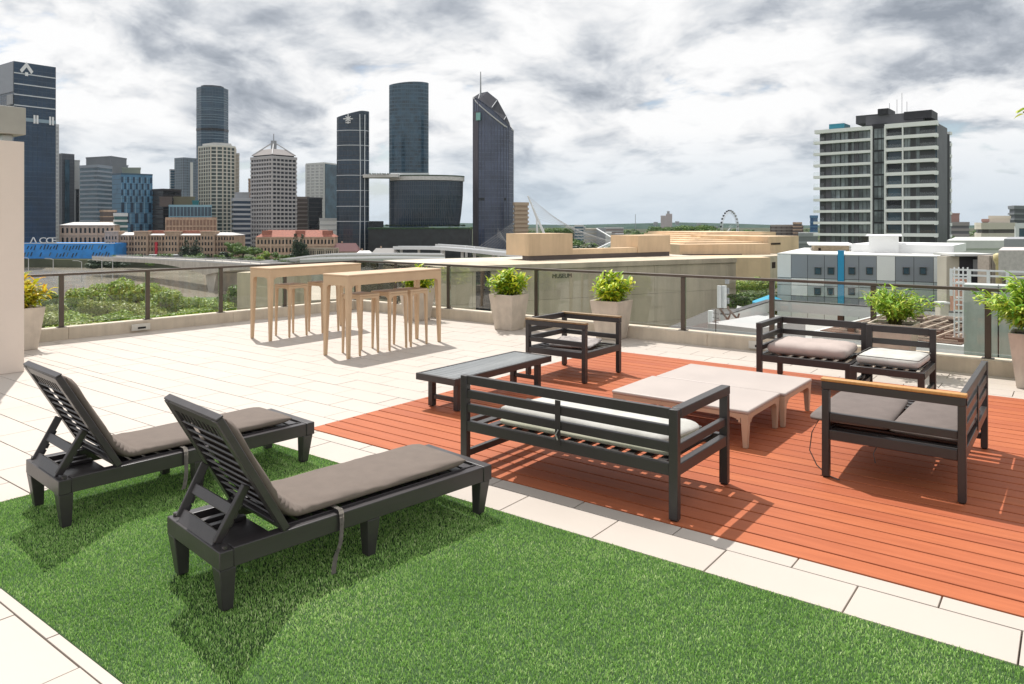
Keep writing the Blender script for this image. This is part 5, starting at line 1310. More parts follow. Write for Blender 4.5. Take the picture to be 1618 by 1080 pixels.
# ---- apartment tower
t = thing('apartment_tower', 'dark apartment tower with white floor bands, black central bay and black end wall', 'apartment building', W(1400, 190, GZ), 0, world=True)
A_, B_ = W(1290.4, 203), W(1480, 184.6)
Ma, La = frame(1290.4, 203, 1480, 184.6)
def ax(px):
    lo, hi = -.2, 1.3
    for _ in range(32):
        m_ = (lo + hi) / 2; p = A_.lerp(B_, m_); d = -SN * p.x + CS * p.y; x = 809 + FPX * (CS * p.x + SN * p.y) / d
        lo, hi = (m_, hi) if x < px else (lo, m_)
    return lo * La
zf = lambda k: 24.26 + 3.02 - 3.13 * k          # top of the band of floor k (0 = roof band)
M_apb = mat('apartment_body', (.05, .052, .058), .5, var=.1, vs=.3)
M_apw = mat('apartment_window', (.19, .225, .23), .15, var=.4, vs=.25, spec=.6, obj=.5)
M_apk = mat('apartment_black', (.022, .022, .028), .6)
M_apc = mat('apartment_cladding', (.11, .11, .125), .6)
xl1, xc0, xc1, xr1 = ax(1377.2), ax(1378.5), ax(1397), La
MB().box(0.4, xl1 - .2, 1.4, 15, GZ, zf(0) - .5, Ma).build('body', M_apb, t); MB().box(xc1 + .3, La - .2, 1.6, 15.5, GZ, zf(0) - .3, Ma).build('body', M_apb, t)
MB().box(xl1 - .19, xc1 + .29, 1.0, 14, GZ, zf(0) + .5, Ma).build('central_bay', M_apk, t)
MB().box(xl1 - 2.2, La - 3.5, 3.0, 13, zf(0) + .51, zf(0) + 3.0, Ma).build('penthouse', M_apc, t)
MB().box(ax(1347), xl1 + 1, 3.2, 12, zf(0) + 1.2, zf(0) + 3.4, Ma).build('penthouse_wing', M_apb, t)
MB().box(ax(1383), ax(1400), 2.4, 10, zf(0) + 3.01, zf(0) + 4.6, Ma).build('plant_room', M_apk, t)
MB().box(ax(1425), La - 1.5, 2.2, 10, zf(0) + 1.2, zf(0) + 3.2, Ma).build('roof_screen', M_apk, t)
MB().box(ax(1306), ax(1330), 2.2, 8, zf(0) + .3, zf(0) + 1.6, Ma).build('blue_screen', mat('teal_screen', (.03, .22, .30), .5), t)
ant = [(ax(1410), 5), (ax(1418), 7), (ax(1398), 4), (ax(1426), 4)]
for x, h in ant: MB().tube([Ma @ Vector((x, 5, zf(0) + 3)), Ma @ Vector((x, 5, zf(0) + 3 + h * .8))], .06, 5).build('aerial', M_conc_g, t)
for k in range(12):
    zt_ = zf(k)
    sl_l = MB().box(-.9 if k else -.6, xl1, 0, 2.0, zt_ - .70 - (.0 if k else .25), zt_, Ma).build('floor_band', Hw, t)
    MB().box(xc1 + .1, La, 0, 2.4, zt_ - .70 - (.0 if k else .25), zt_ + .15, Ma).build('floor_band', Hw, t)
    zw1, zw0 = zt_ - .72 - (0 if k else .25), zf(k + 1) + .02
    if k == 11: break
    # left wing windows, tone varies at random from window to window
    for (a, b) in ((1311.5, 1317.5), (1318.3, 1325), (1327, 1332.5), (1333.3, 1338), (1343.5, 1347.5), (1355, 1361), (1361.8, 1367.5), (1368.3, 1375)):
        MB().box(ax(a), ax(b), 1.25, 1.39, zw0 + .05, zw1, Ma).build('window', M_apw, t)
    for (a, b) in ((1303, 1311), (1348, 1354.6)): MB().box(ax(a), ax(b), 1.15, 1.39, zw0, zw1, Ma).build('wall_panel', M_apc, t)
    MB().box(-.85, ax(1302), .05, .1, zw0, zw0 + 1.0, Ma).build('balcony_glass', M_glass, t)
    for (a, b) in ((1380, 1385.6), (1386.4, 1391.3), (1392, 1396.3)): MB().box(ax(a), ax(b), .85, .99, zw0 - .1, zw1 + .2, Ma).build('window', M_apw, t)
    for (a, b) in ((1401, 1424),): MB().box(ax(a), ax(b), 1.5, 1.58, zw0, zw1, Ma).build('window', M_gteal if k % 3 else M_gblack, t)
    for q in range(5): a = 1428 + q * 4.9; MB().box(ax(a), ax(a + 4.3), .9, 1.0, zw0, zw1, Ma).build('window', M_apw, t)
    MB().box(ax(1427), ax(1452.5), 1.01, 1.59, zw0, zw1, Ma).build('bay_wall', M_apb, t)
    for (a, b) in ((1455, 1466), (1467, 1478)): MB().box(ax(a), ax(b), 1.5, 1.58, zw0, zw1, Ma).build('window', M_apw if k % 2 else M_gteal, t)
    for (a, b) in ((1400, 1425.5), (1453.5, 1479)): MB().box(ax(a), ax(b), .1, .14, zw0, zw0 + 1.0, Ma).build('balcony_glass', M_glass, t)
for px, w_ in ((1376.6, .35), (1398.2, .35), (1426, .28)): MB().box(ax(px) - w_ / 2, ax(px) + w_ / 2, -.05, 1.5, GZ, zf(0) - .3, Ma).build('white_fin', Hw, t)
# side face
Ms, Ls = frame(1480.4, 184.6, 1489.6, 199)
MB().box(1.3, Ls, .4, 6, GZ, zf(0) - .4, Ms).build('side_body', M_apb, t)
for k in range(12):
    MB().box(.0, Ls, 0, .6, zf(k) - .85, zf(k) + (.14 if k else 0), Ms).build('floor_band', Hw, t)
    for q in (.12, .5): MB().box(Ls * q, Ls * (q + .28), .3, .39, zf(k + 1), zf(k) - .9, Ms).build('window', M_gteal, t)
Mk, Lk = frame(1489.8, 198, 1500.5, 200); MB().box(0, Lk, 0, 9, GZ, zf(0) - 1.5, Mk).build('black_wall', M_apk, t)
Mk, Lk = frame(1500.6, 203, 1503.2, 204)
MB().box(0, Lk, 0, 6, GZ, zf(0) - 3, Mk).build('rear_strip', M_conc_g, t)
for k in range(11): MB().box(-.05, Lk + .25, -.15, 5, zf(k) - 1.2, zf(k) - .4, Mk).build('rear_band', Hw, t)

# ---- right hand distance
M_pinkb = mat('brick_pink', (.36, .22, .19), .8)
mini('brown grey office block right of the apartment tower', 1499, 1531, 620, 352, mat('mauve_body', (.14, .13, .15), .6), fh=4.5, band=mat('mauve_band', (.36, .31, .32), .8), bt=2.2, bo=.5)
mini('pinkish top storey on the brown grey office block', 1501, 1516, 640, 338, M_pinkb, zb=ZY(352, 620) + .9, dep=10)
t = tower('cream office building with a rounded banded corner', [W(1542, 300), W(1545, 292), W(1552, 288), W(1562, 287), W(1570, 289), W(1604, 293), W(1600, 315), W(1545, 315)], ZY(355, 290), mat('cream_shade_glass', (.07, .06, .055), .4), fh=3.2, band=mat('cream_band2', (.66, .60, .52), .7), bt=1.7, bo=.5)
mini('cream rooftop block on the rounded office building', 1563, 1596, 300, 344, mat('cream_band2', (.66, .60, .52)), zb=ZY(355, 290) + .9, dep=9)
mini('small brick box on the rounded office building', 1552, 1562, 300, 349, M_pinkb, zb=ZY(355, 290) + .9, dep=5)
tower('dark apartment block with stacked white balconies at the right edge', quad(1595, 420, 1603, 410, 1660, 430), ZY(327, 412), mat('dusk_body', (.06, .065, .08), .5), fh=3.1, band=mat('dusk_band', (.20, .21, .23), .6), bt=1.0, bo=.7)
mini('pale steel and glass building at the right edge', 1606, 1660, 210, 357, M_gteal, fh=4, band=M_white, bt=.6, pier=M_white, ps=5, pw=1.0, po=.4)
mini('white flat roofed warehouse', 1506, 1602, 150, 384, M_roofw, dep=25)
mini('long white roof nearer than the warehouse', 1500, 1606, 110, 389, M_conc_w, dep=12)
mini('apartment blocks with a curved white roof by the ferris wheel', 1218, 1268, 800, 356, mat('grey_brown_body', (.18, .16, .15), .7), fh=3.3, band=mat('grey_brown_band', (.36, .33, .3), .8), bt=1.2, pier=M_brown, ps=6, pw=1.6)
mini('brown end block beside the curved white roof', 1253, 1267, 780, 352, M_brown, fh=3.3, band=M_sandst, bt=1)
mini('small bright blue block left of the dark apartment tower', 1280, 1292, 500, 342, mat('bright_blue_body', (.03, .10, .25), .5), fh=3.2, band=mat('bright_blue_band', (.1, .22, .4), .6), bt=.8)
mini('low grey block below the curved roof apartments', 1262, 1292, 420, 370, mat('grey_low', (.2, .21, .22), .7), fh=4, band=M_conc_g, bt=1.2)
for i, (a, b, d, yt, mm, bb, lb) in enumerate(((893, 925, 900, 359, M_conc_l, M_conc_w, 'white hospital like block behind the museum upstand'), (908, 922, 880, 356, M_gsky, M_conc_w, 'pale blue glazed block with vents behind the museum upstand'), (925, 957, 800, 362, M_conc_l, M_beige, 'two toned beige block left of the white steel arch'),
      (943, 957, 790, 361, M_conc_g, M_conc_g, 'grey slab end beside the beige block'), (955, 985, 1000, 360, mat('rose_body', (.3, .24, .23), .8), M_conc_l, 'rose grey apartment row in front of the hill'), (957, 966, 760, 368, M_conc_w, M_conc_w, 'narrow white banded block by the steel arch'),
      (972, 986, 850, 370, mat('dim_blue', (.12, .16, .21), .6), M_conc_g, 'small blue grey block by the steel arch'), (990, 1006, 700, 376, M_conc_w, M_conc_w, 'white flat building just left of the right hand museum block'), (1119, 1134, 1400, 358, mat('far_grey', (.24, .27, .3), .8), M_conc_g, 'far grey block left of the ferris wheel'))):
    mini(lb, a, b, d, yt, mm, dep=25, fh=3.6, band=bb, bt=1.3)
t = mini('pale pink twin slab tower standing alone on the horizon', 1044, 1052, 1500, 341, mat('rose_grey', (.52, .46, .46), .8), dep=20, fh=3.1, band=mat('rose_grey2', (.60, .53, .53), .8), bt=1.0, zb=GZ)
mini('taller right half of the pale pink twin slab tower', 1052.2, 1062, 1500, 338, mat('rose_grey', (.38, .33, .34)), dep=20, fh=3.1, band=mat('rose_grey2', (.44, .38, .39)), bt=1.0)
mini('roof tank on the pale pink tower', 1054, 1058, 1505, 334, M_conc_g, zb=ZY(338, 1500), dep=6)
# ferris wheel
t = thing('ferris_wheel', 'white ferris wheel with dark gondolas rising behind the stepped gallery', 'ferris wheel', W(1153, 1000, ZY(360.5, 1000)), 0, world=True)
cw_ = W(1153, 1000, ZY(360.5, 1000)); rw = 27.5 / FPX * 1000; th_ = math.acos(19 / 27.5); ud = Vector((CS * math.cos(th_) - SN * math.sin(th_), SN * math.cos(th_) + CS * math.sin(th_), 0)); nd = Vector((-ud.y, ud.x, 0))
def wp(a, r, o=0): return cw_ + ud * (math.cos(a) * r) + Vector((0, 0, math.sin(a) * r)) + nd * o
for o_ in (-1.1, 1.1):
    MB().tube([wp(k / 48 * 2 * math.pi, rw, o_) for k in range(49)], .30, 5).build('rim', M_white, t)
    MB().tube([wp(k / 48 * 2 * math.pi, rw * .90, o_) for k in range(49)], .22, 5).build('rim', M_white, t)
mb = MB()
for k in range(42):
    a = k / 42 * 2 * math.pi; mb.tube([wp(a, rw * .90, -1.1), wp(a + .07, rw, -1.1)], .14, 4); mb.tube([wp(a, 1.2), wp(a, rw * .9)], .035, 3)
mb.build('spokes', M_white, t, kind='stuff')
for k in range(28):
    a = (k + .5) / 28 * 2 * math.pi; c_ = wp(a, rw * 1.03); MB().box(-1.0, 1.0, -.9, .9, -1.3, .9, Matrix.Translation(c_)).build('gondola', M_gblack, t)
for s in (-1, 1):
    MB().tube([wp(0, 0), cw_ + ud * (s * 12) + nd * 6 + Vector((0, 0, -(cw_.z - GZ)))], .6, 6).build('support_leg', M_white, t)
# stadium lights
for i, px in enumerate((1004, 1036, 1070, 1104)):
    d = 1800; t = thing('floodlight_mast', ('thin floodlight mast above the hill', 'floodlight mast left of the pink tower', 'floodlight mast right of the pink tower', 'floodlight mast left of the ferris wheel')[i], 'floodlight', W(px, d, GZ), 0, world=True)
    y_ = (338, 353, 352, 355)[i]
    MB().tube([W(px, d, GZ), W(px, d, ZY(y_, d))], .7, 5).build('pole', M_conc_g, t)
    if i: MB().box(-5, 5, -.8, .8, -4, 4, Matrix.Translation(W(px, d, ZY(y_, d))) @ Matrix.Rotation(YAW, 4, 'Z')).build('lamp_panel', M_conc_g, t)
# white steel arch roof
t = thing('steel_arch', 'white triangular steel arch roof peeping over the museum upstand', 'arch', W(975, 300, ZY(395, 300)), 0, world=True)
pk = W(974, 300, ZY(379, 300))
for px, ang in ((940, 0), (952, 0), (1000, 0), (1013, 0)): MB().tube([pk, W(px, 300 + (px - 974) * .2, ZY(394, 300))], .45, 6).build('arch_rib', M_white, t)
MB().tube([W(943, 320, ZY(361, 320)), W(975, 305, ZY(380, 305)), W(1005, 300, ZY(394, 300))], .3, 6).build('stay', M_white, t)
# ---- neighbouring roofs just below the terrace
def slab_px(mb, pts, z0, z1): mb.prism([(p.x, p.y) for p in pts], z0, z1); return mb
t = thing('neighbour_roof', 'low white neighbouring roof with a raised rim below the right railing', 'roof', W(1250, 24, GZ), 0, world=True)
slab_px(MB(), [W(1165, 34), W(1235, 30), W(1560, 26), W(1540, 15.5), W(1120, 15.5)], GZ, -2.05).build('roof_slab', mat('pale_roof_membrane', (.46, .46, .44), .8, var=.12, vs=1), t)
for a, da, b, db in ((1150, 27, 1222, 32), (1222, 32, 1560, 27)):
    Mn, Ln = frame(a, da, b, db); MB().box(0, Ln - .01, 0, .3, -2.049, -1.62, Mn).build('rim', M_conc_w, t); MB().box(0, Ln - .01, -.02, .28, -1.619, -1.58, Mn).build('coping', M_alu, t)
t = thing('roof_planting_bed', 'raised brown planting bed with pale irrigation pipes on the neighbouring roof', 'planting bed', W(1400, 20, -2), 0, world=True)
Mn, Ln = frame(1283, 19.5, 1527, 17.0)
MB().box(0, Ln, 0, 6.0, -2.04, -1.12, Mn).build('bed_wall', M_conc_w, t)
MB().box(.15, Ln - .15, .15, 5.85, -1.119, -1.10, Mn).build('soil', mat('bed_mulch', (.17, .105, .075), .95, var=.4, vs=5, bump=.02, bs=12), t)
M_pipe = mat('pipe_tan', (.52, .42, .33), .6)
for k in range(7): MB().box(.3, Ln - .3, .5 + k * .8, .53 + k * .8, -1.099, -1.065, Mn).build('pipe', M_pipe, t)
for k in range(9): x = .5 + k * (Ln - 1) / 8; MB().box(x, x + .04, .55, 5.2, -1.064, -1.03, Mn).build('pipe', M_pipe, t)
rr = random.Random(5)
for k in range(26):
    x, y = rr.uniform(.4, Ln - .4), rr.uniform(.4, 5.5); h = rr.uniform(.04, .12)
    MB().box(x, x + rr.uniform(.1, .5), y, y + rr.uniform(.08, .3), -1.10, -1.10 + h, Mn).build('clod', mat('clod', (.12, .08, .06), .95, obj=.3), t)
t = thing('pale_wall', 'tall pale grey neighbouring wall behind the right hand planter', 'wall', W(1580, 13.5, GZ), 0, world=True)
Mn, Ln = frame(1522, 13.2, 1760, 12.0)
for k in range(4):
    for j, (za, zb_) in enumerate(((.62, -.62), (-.63, -1.9), (-1.91, -3.2))): MB().box(k * Ln / 4 + .01, (k + 1) * Ln / 4 - .01, 0, .5, zb_, za, Mn).build('wall_panel', mat('pale_wall_panel', (.50, .52, .50), .7, var=.05, streak=.12), t)
MB().box(0, Ln, .51, .8, GZ, .60, Mn).build('wall_core', M_conc_l, t)
t = thing('white_railing', 'white metal railing on top of the pale neighbouring wall', 'railing', W(1580, 16, .6), 0, world=True)
Mn, Ln = frame(1503, 17.5, 1760, 15.5)
for z in (.62, .50, .30): MB().box(0, Ln, -.02, .02, z - .02, z + .02, Mn).build('rail', M_white, t)
for k in range(9): x = k * Ln / 8; MB().box(x - .03, x + .03, -.025, .025, .0, .64, Mn).build('upright', M_white, t)
t = thing('ladder_cage', 'white caged ladder beside the pale neighbouring wall', 'ladder', W(1517, 17.8, -2), 0, world=True)
Mn, Ln = frame(1508, 17.8, 1529, 17.7)
for x in (0, Ln * .33, Ln * .66, Ln): MB().box(x - .014, x + .014, -.012, .012, -2.03, .66, Mn).build('upright', M_white, t)
for k in range(9): MB().box(0, Ln, -.015, -.0125, -1.7 + k * .26, -1.66 + k * .26, Mn).build('rung', M_white, t)
t = thing('small_chimney', 'small pale square vent stack behind the planting bed', 'vent', W(1493, 24, -2), 0, world=True)
Mn, Ln = frame(1486, 24, 1499, 24); MB().box(0, Ln, 0, .3, -2.04, -.9, Mn).build('stack', M_beige, t); MB().box(-.03, Ln + .03, -.03, .33, -.899, -.84, Mn).build('cap', M_conc_w, t)
t = thing('phone_antenna', 'pair of white antenna cylinders on a roof bracket right of the museum wall', 'antenna', W(1141, 26, -2), 0, world=True)
for px in (1136.5, 1144): MB().tube([W(px, 26, ZY(486, 26)), W(px, 26, ZY(451, 26))], .075 if px < 1140 else .09, 12).build('cylinder', M_white, t)
for dz in (0, .35, .7): MB().box(-.06, .06, -.05, .05, 0, .2, Matrix.Translation(W(1149, 26.1, ZY(480, 26) + dz))).build('box', M_conc_g, t)
for a, b in (((1137, 487), (1160, 520)), ((1150, 487), (1168, 508)), ((1155, 492), (1145, 522)), ((1168, 495), (1160, 522)), ((1137, 487), (1151, 486))):
    MB().tube([W(a[0], 26, ZY(a[1], 26)), W(b[0], 26.2, ZY(b[1], 26))], .035, 6).build('strut', mat('rusty_steel', (.22, .15, .12), .8), t)
t = thing('service_box', 'grey concrete service box with small white vents below the railing', 'roof box', W(1155, 18, -2), 0, world=True)
Mn, Ln = frame(1118, 18.5, 1197, 17.5); MB().box(0, Ln, 0, 2.4, GZ, -.78, Mn).build('box_body', M_conc_l, t)
MB().tube([Mn @ Vector((-.1, .3, -1)), Mn @ Vector((-.1, .3, -.5))], .07, 10).build('vent_pipe', M_white, t)
MB().tube([W(1131, 17.2, -1.3), W(1131, 17.2, ZY(488, 17.2))], .012, 5).build('aerial', M_alu, t)
for k in range(3): MB().bar(W(1126, 17.2, ZY(494 + k * 7, 17.2)), W(1136, 17.2, ZY(496 + k * 7, 17.2)), .012, .012).build('aerial_arm', M_alu, t)
t = thing('dark_roof', 'dark flat roof strip at the foot of the museum wall', 'roof', W(1060, 24, GZ), 0, world=True)
slab_px(MB(), [W(950, 22), W(1125, 34), W(1200, 34), W(1118, 15.6), W(940, 15.6)], GZ, -2.2).build('roof_slab', mat('dark_membrane', (.09, .085, .08), .9), t)
t = thing('dark_shed', 'dark open fronted building with a white roof edge right of the hotel', 'building', W(1540, 50, GZ), 0, world=True)
Mn, Ln = frame(1513, 50, 1567, 50); MB().box(0, Ln, 0, 2, GZ, ZY(404, 50), Mn).build('dark_wall', mat('charcoal_wall', (.035, .035, .045), .7), t)
MB().box(-.5, Ln, -.5, 2, ZY(404, 50) + .001, ZY(400.5, 50), Mn).build('roof_edge', M_conc_w, t); MB().box(Ln * .45, Ln, -.04, -.005, ZY(440, 48), ZY(412, 48), Mn).build('grey_panel', M_conc_g, t)
MB().box(-.8, Ln * .02, -.1, 1, GZ, ZY(407, 48), Mn).build('beige_return', M_beige, t)
t = thing('clad_building', 'beige vertically clad building with a yellow tank beside it', 'building', W(1580, 44, GZ), 0, world=True)
Mn, Ln = frame(1563, 47, 1599, 47); n_ = 9
for k in range(n_): MB().box(k * Ln / n_ + .02, (k + 1) * Ln / n_ - .02, random.uniform(0, .04), 1.2, GZ, ZY(404, 47), Mn).build('cladding_board', mat('taupe_cladding', (.40, .34, .29), .8, obj=.12), t)
t = thing('yellow_tank', 'small rounded yellow tank in front of the beige clad building', 'tank', W(1578, 40, GZ), 0, world=True)
c_ = W(1578, 40); MB().tube([(c_.x, c_.y, GZ), (c_.x, c_.y, ZY(418, 40)), (c_.x, c_.y, ZY(410, 40)), (c_.x, c_.y, ZY(402, 40)), (c_.x, c_.y, ZY(399.5, 40))], [.12, .14, .26, .26, .1], 14).build('tank_body', mat('yellow_paint', (.62, .53, .27), .5), t, smooth=True)
mini('maroon brown building at the right edge beyond the white railing', 1596, 1680, 46, 400, mat('maroon_wall', (.075, .05, .055), .7), dep=8, band=M_conc_g, fh=40, bt=.35)
mini('pink and white low block behind the white railing', 1590, 1680, 36, 424, mat('rosy_white', (.6, .55, .53), .8), dep=5)
t = thing('brick_stair_tower', 'narrow reddish stair tower between hotel and dark building', 'building', W(1520, 40, GZ), 0, world=True)
Mn, Ln = frame(1512, 38, 1531, 38)
MB().box(0, Ln, 0, .6, GZ, ZY(440, 38), Mn).build('brick_wall', mat('salmon_brick', (.55, .30, .22), .85, var=.15, vs=4), t)
for k in range(5): MB().box(-.05, Ln * .4, -.3, -.01, ZY(444 + k * 12, 38) - .06, ZY(444 + k * 12, 38), Mn).build('landing', M_white, t)
t = thing('cafe_umbrella', 'bright blue umbrella below the green tree left of the hotel', 'umbrella', W(1216, 60, GZ), 0, world=True)
c_ = W(1217, 58); zz = ZY(477, 58); mb = MB()
for k in range(8):
    a0, a1 = k * math.pi / 4, (k + 1) * math.pi / 4; o = len(mb.v); mb.v += [(c_.x, c_.y, zz + .6), (c_.x + 1.4 * math.cos(a0), c_.y + 1.4 * math.sin(a0), zz), (c_.x + 1.4 * math.cos(a1), c_.y + 1.4 * math.sin(a1), zz), (c_.x + 1.4 * math.cos(a0), c_.y + 1.4 * math.sin(a0), zz - .25), (c_.x + 1.4 * math.cos(a1), c_.y + 1.4 * math.sin(a1), zz - .25)]; mb.f += [(o, o + 1, o + 2), (o + 1, o + 3, o + 4, o + 2)]
mb.build('canopy', mat('umbrella_blue', (.02, .35, .55), .7), t); MB().tube([(c_.x, c_.y, GZ), (c_.x, c_.y, zz + .6)], .05, 6).build('pole', M_white, t)

# ---- street lamps by the river
lp = None
for i, (px, d, y0_) in enumerate(((45, 330, 408), (84, 320, 402), (129, 300, 402), (161, 310, 404), (178, 320, 404))):
    c_ = W(px, d, GZ)
    if lp is None:
        lp = thing('street_lamp', 'first street lamp right of the cream column', 'street lamp', c_, YAW, group='tall street lamps in front of the blue building')
        h = ZY(y0_, d) - GZ; MB().tube([(0, 0, 0), (0, 0, h)], [.22, .12], 6).build('pole', M_conc_l, lp); MB().tube([(0, 0, h), (-1.4, 0, h + .5), (-3, 0, h + .55)], .09, 5).build('arm', M_conc_l, lp); MB().box(-3.6, -2.6, -.2, .2, h + .42, h + .6).build('lamp_head', M_conc_l, lp)
    else: dup(lp, c_, None, ('', 'second street lamp from the cream column', 'middle street lamp before the blue building', 'fourth street lamp from the cream column', 'rightmost street lamp before the blue building')[i])

# ---- trees
def crown_np(seed, n, nclump=12, leaf=.075, flat=.8, cone=False):
    r = np.random.default_rng(seed)
    if cone:
        cz = r.uniform(-.95, .95, nclump); rr_ = (1 - (cz + 1) / 2) * .42; an = r.uniform(0, 2 * np.pi, nclump)
        C = np.stack([np.cos(an) * rr_, np.sin(an) * rr_, cz], 1); S = .10 + .26 * (1 - (cz + 1) / 2)
    else:
        v = r.normal(size=(nclump, 3)); v /= np.linalg.norm(v, axis=1)[:, None]; C = v * r.uniform(.25, .72, nclump)[:, None]; C[:, 2] *= flat; S = r.uniform(.24, .46, nclump)
    w = S ** 2; idx = r.choice(nclump, n, p=w / w.sum()); d = r.normal(size=(n, 3)); d /= np.linalg.norm(d, axis=1)[:, None]
    rad = r.uniform(.55, 1.05, n) ** .6; p = C[idx] + d * (S[idx] * rad)[:, None] * np.array([1, 1, .75])
    p += .03 * np.sin(p[:, [1, 2, 0]] * 11)
    nr = d + r.normal(size=(n, 3)) * .55 + np.array([0, 0, .35]); nr /= np.linalg.norm(nr, axis=1)[:, None]
    t1 = np.cross(nr, r.normal(size=(n, 3))); t1 /= np.linalg.norm(t1, axis=1)[:, None]; t2 = np.cross(nr, t1)
    s = (leaf * r.uniform(.55, 1.25, n))[:, None]
    V = np.stack([p - t1 * s, p - t2 * s * .5, p + t1 * s, p + t2 * s * .5], 1); return V
def quads_mesh(name, V, m):
    n = len(V); me = bpy.data.meshes.new(name); me.vertices.add(n * 4); me.vertices.foreach_set('co', V.reshape(-1).astype(np.float32))
    me.loops.add(n * 4); me.loops.foreach_set('vertex_index', np.arange(n * 4)); me.polygons.add(n); me.polygons.foreach_set('loop_start', np.arange(n) * 4); me.update(calc_edges=True); me.materials.append(m); return me
CR = [quads_mesh('crown', crown_np(20 + k, 7000, 12 + k, .055), M_tl1) for k in range(3)]
CRL = [quads_mesh('crown', crown_np(40 + k, 2600, 10 + k, .085), M_tl2) for k in range(3)]
CRC = quads_mesh('crown', crown_np(60, 3200, 42, .06, cone=True), M_tl3)
def tree(label, px, d, ytop, rad, m, hz_=.85, proto=CR, group=None, base=GZ, name='tree', cone=False, seed=0):
    rr = random.Random(seed + int(px * 7 + d)); zt = ZY(ytop, d); c = W(px, d, base); t = thing(name, label, 'tree', c, rr.uniform(0, 6.28), group=group)
    h = zt - base; cz = h - rad * hz_ * (1.0 if not cone else 0)
    me = CRC if cone else proto[rr.randrange(len(proto))]
    o = bpy.data.objects.new('crown', me); col.objects.link(o); o.parent = t; o.material_slots[0].link = 'OBJECT'; o.material_slots[0].material = m
    if cone: o.location = (0, 0, h * .54); o.scale = (rad * 1.6, rad * 1.6, h * .46)
    else: o.location = (0, 0, cz); o.scale = (rad, rad * rr.uniform(.85, 1.1), rad * hz_)
    tr = MB(); k = .035 * rad + .1
    tr.tube([(0, 0, 0), (.1 * rad, 0, cz * .5), (0, .05 * rad, cz if not cone else h * .9)], [k * 1.4, k, k * .4], 7)
    if not cone:
        for q in range(4):
            a = q * 1.57 + rr.random(); tr.tube([(0, 0, max(cz - rad * .7, cz * .45)), (math.cos(a) * rad * .3, math.sin(a) * rad * .3, cz - rad * .2), (math.cos(a) * rad * .6, math.sin(a) * rad * .6, cz + rad * .2)], [k * .7, k * .5, k * .2], 5)
    tr.build('trunk', M_bark, t, smooth=True)
    return t
G1 = 'riverside trees seen through the left balustrade'
L1_ = 'bright green leafy riverside tree seen through the left glass balustrade'; L2_ = 'low pale green tree close below the left balustrade'
rr = random.Random(12)
ORD = ['first', 'second', 'third', 'fourth', 'fifth', 'sixth', 'seventh', 'eighth', 'ninth', 'tenth', 'eleventh', 'twelfth', 'thirteenth', 'fourteenth', 'fifteenth', 'sixteenth', 'seventeenth', 'eighteenth', 'nineteenth']
row_ = sorted(((58, 128, 446, 4.6, M_tl2), (88, 120, 452, 4.4, M_tl2), (118, 125, 448, 4.4, M_tl1), (150, 112, 440, 4.6, M_tl1), (176, 118, 434, 4.6, M_tl1), (205, 108, 428, 4.8, M_tl1), (228, 112, 432, 4.6, M_tl1), (245, 104, 446, 4.0, M_tl1),
                            (160, 100, 462, 3.8, M_tl4), (192, 98, 466, 3.6, M_tl4), (262, 112, 462, 3.8, M_tl1), (300, 108, 458, 4.2, M_tl1), (328, 112, 454, 4.4, M_tl1), (350, 104, 462, 4.2, M_tl1), (378, 112, 436, 4.6, M_tl2), (404, 108, 428, 4.6, M_tl2), (425, 112, 438, 4.2, M_tl2), (70, 100, 470, 4.0, M_tl4), (105, 96, 476, 4.0, M_tl1)), key=lambda q: q[0])
for i, (px, d, yt, rad, m) in enumerate(row_):
    tree('tall riverside tree behind the left glass, %s counting from the cream column' % ORD[i], px, d, yt, rad, m, group=G1)
for (d, y0_, st) in ((78, 478, 34), (62, 494, 36)):
    px = 30; i_ = 0
    while px < 415:
        tree('low pale green tree in the %s row below the left balustrade, %s from the column' % ('farther' if d == 78 else 'nearer', ORD[i_]), px, d + rr.uniform(-4, 4), y0_ + rr.uniform(-5, 6), rr.uniform(2.9, 3.5), (M_tl4, M_tl1, M_tl4)[rr.randrange(3)], group='low trees below the left balustrade', hz_=.8); px += st; i_ += 1
for i, (px, d, yt) in enumerate(((70, 46, 516), (130, 44, 510), (190, 44, 506), (250, 42, 500), (310, 42, 496), (365, 41, 490), (420, 40, 488), (470, 40, 484))):
    tree('dense green shrub tree right under the left kerb, %s from the cream column' % ORD[i], px, d, yt, 2.9, M_tl2, group='shrub trees under the left kerb', hz_=.8)
tree('round bright green tree left of the hotel behind the museum wall', 1196, 78, 425, 3.6, M_tl1, hz_=.8)
tree('darker lower green tree under the round bright one left of the hotel', 1190, 72, 446, 3.4, M_tl2, hz_=.8)
tree('large dark green tree in front of the blue building', 160, 440, 398, 10, M_tl3, proto=CRL, hz_=.6)
tree('lower dark green tree right of the large one by the blue building', 188, 445, 404, 7, M_tl3, proto=CRL, hz_=.6)
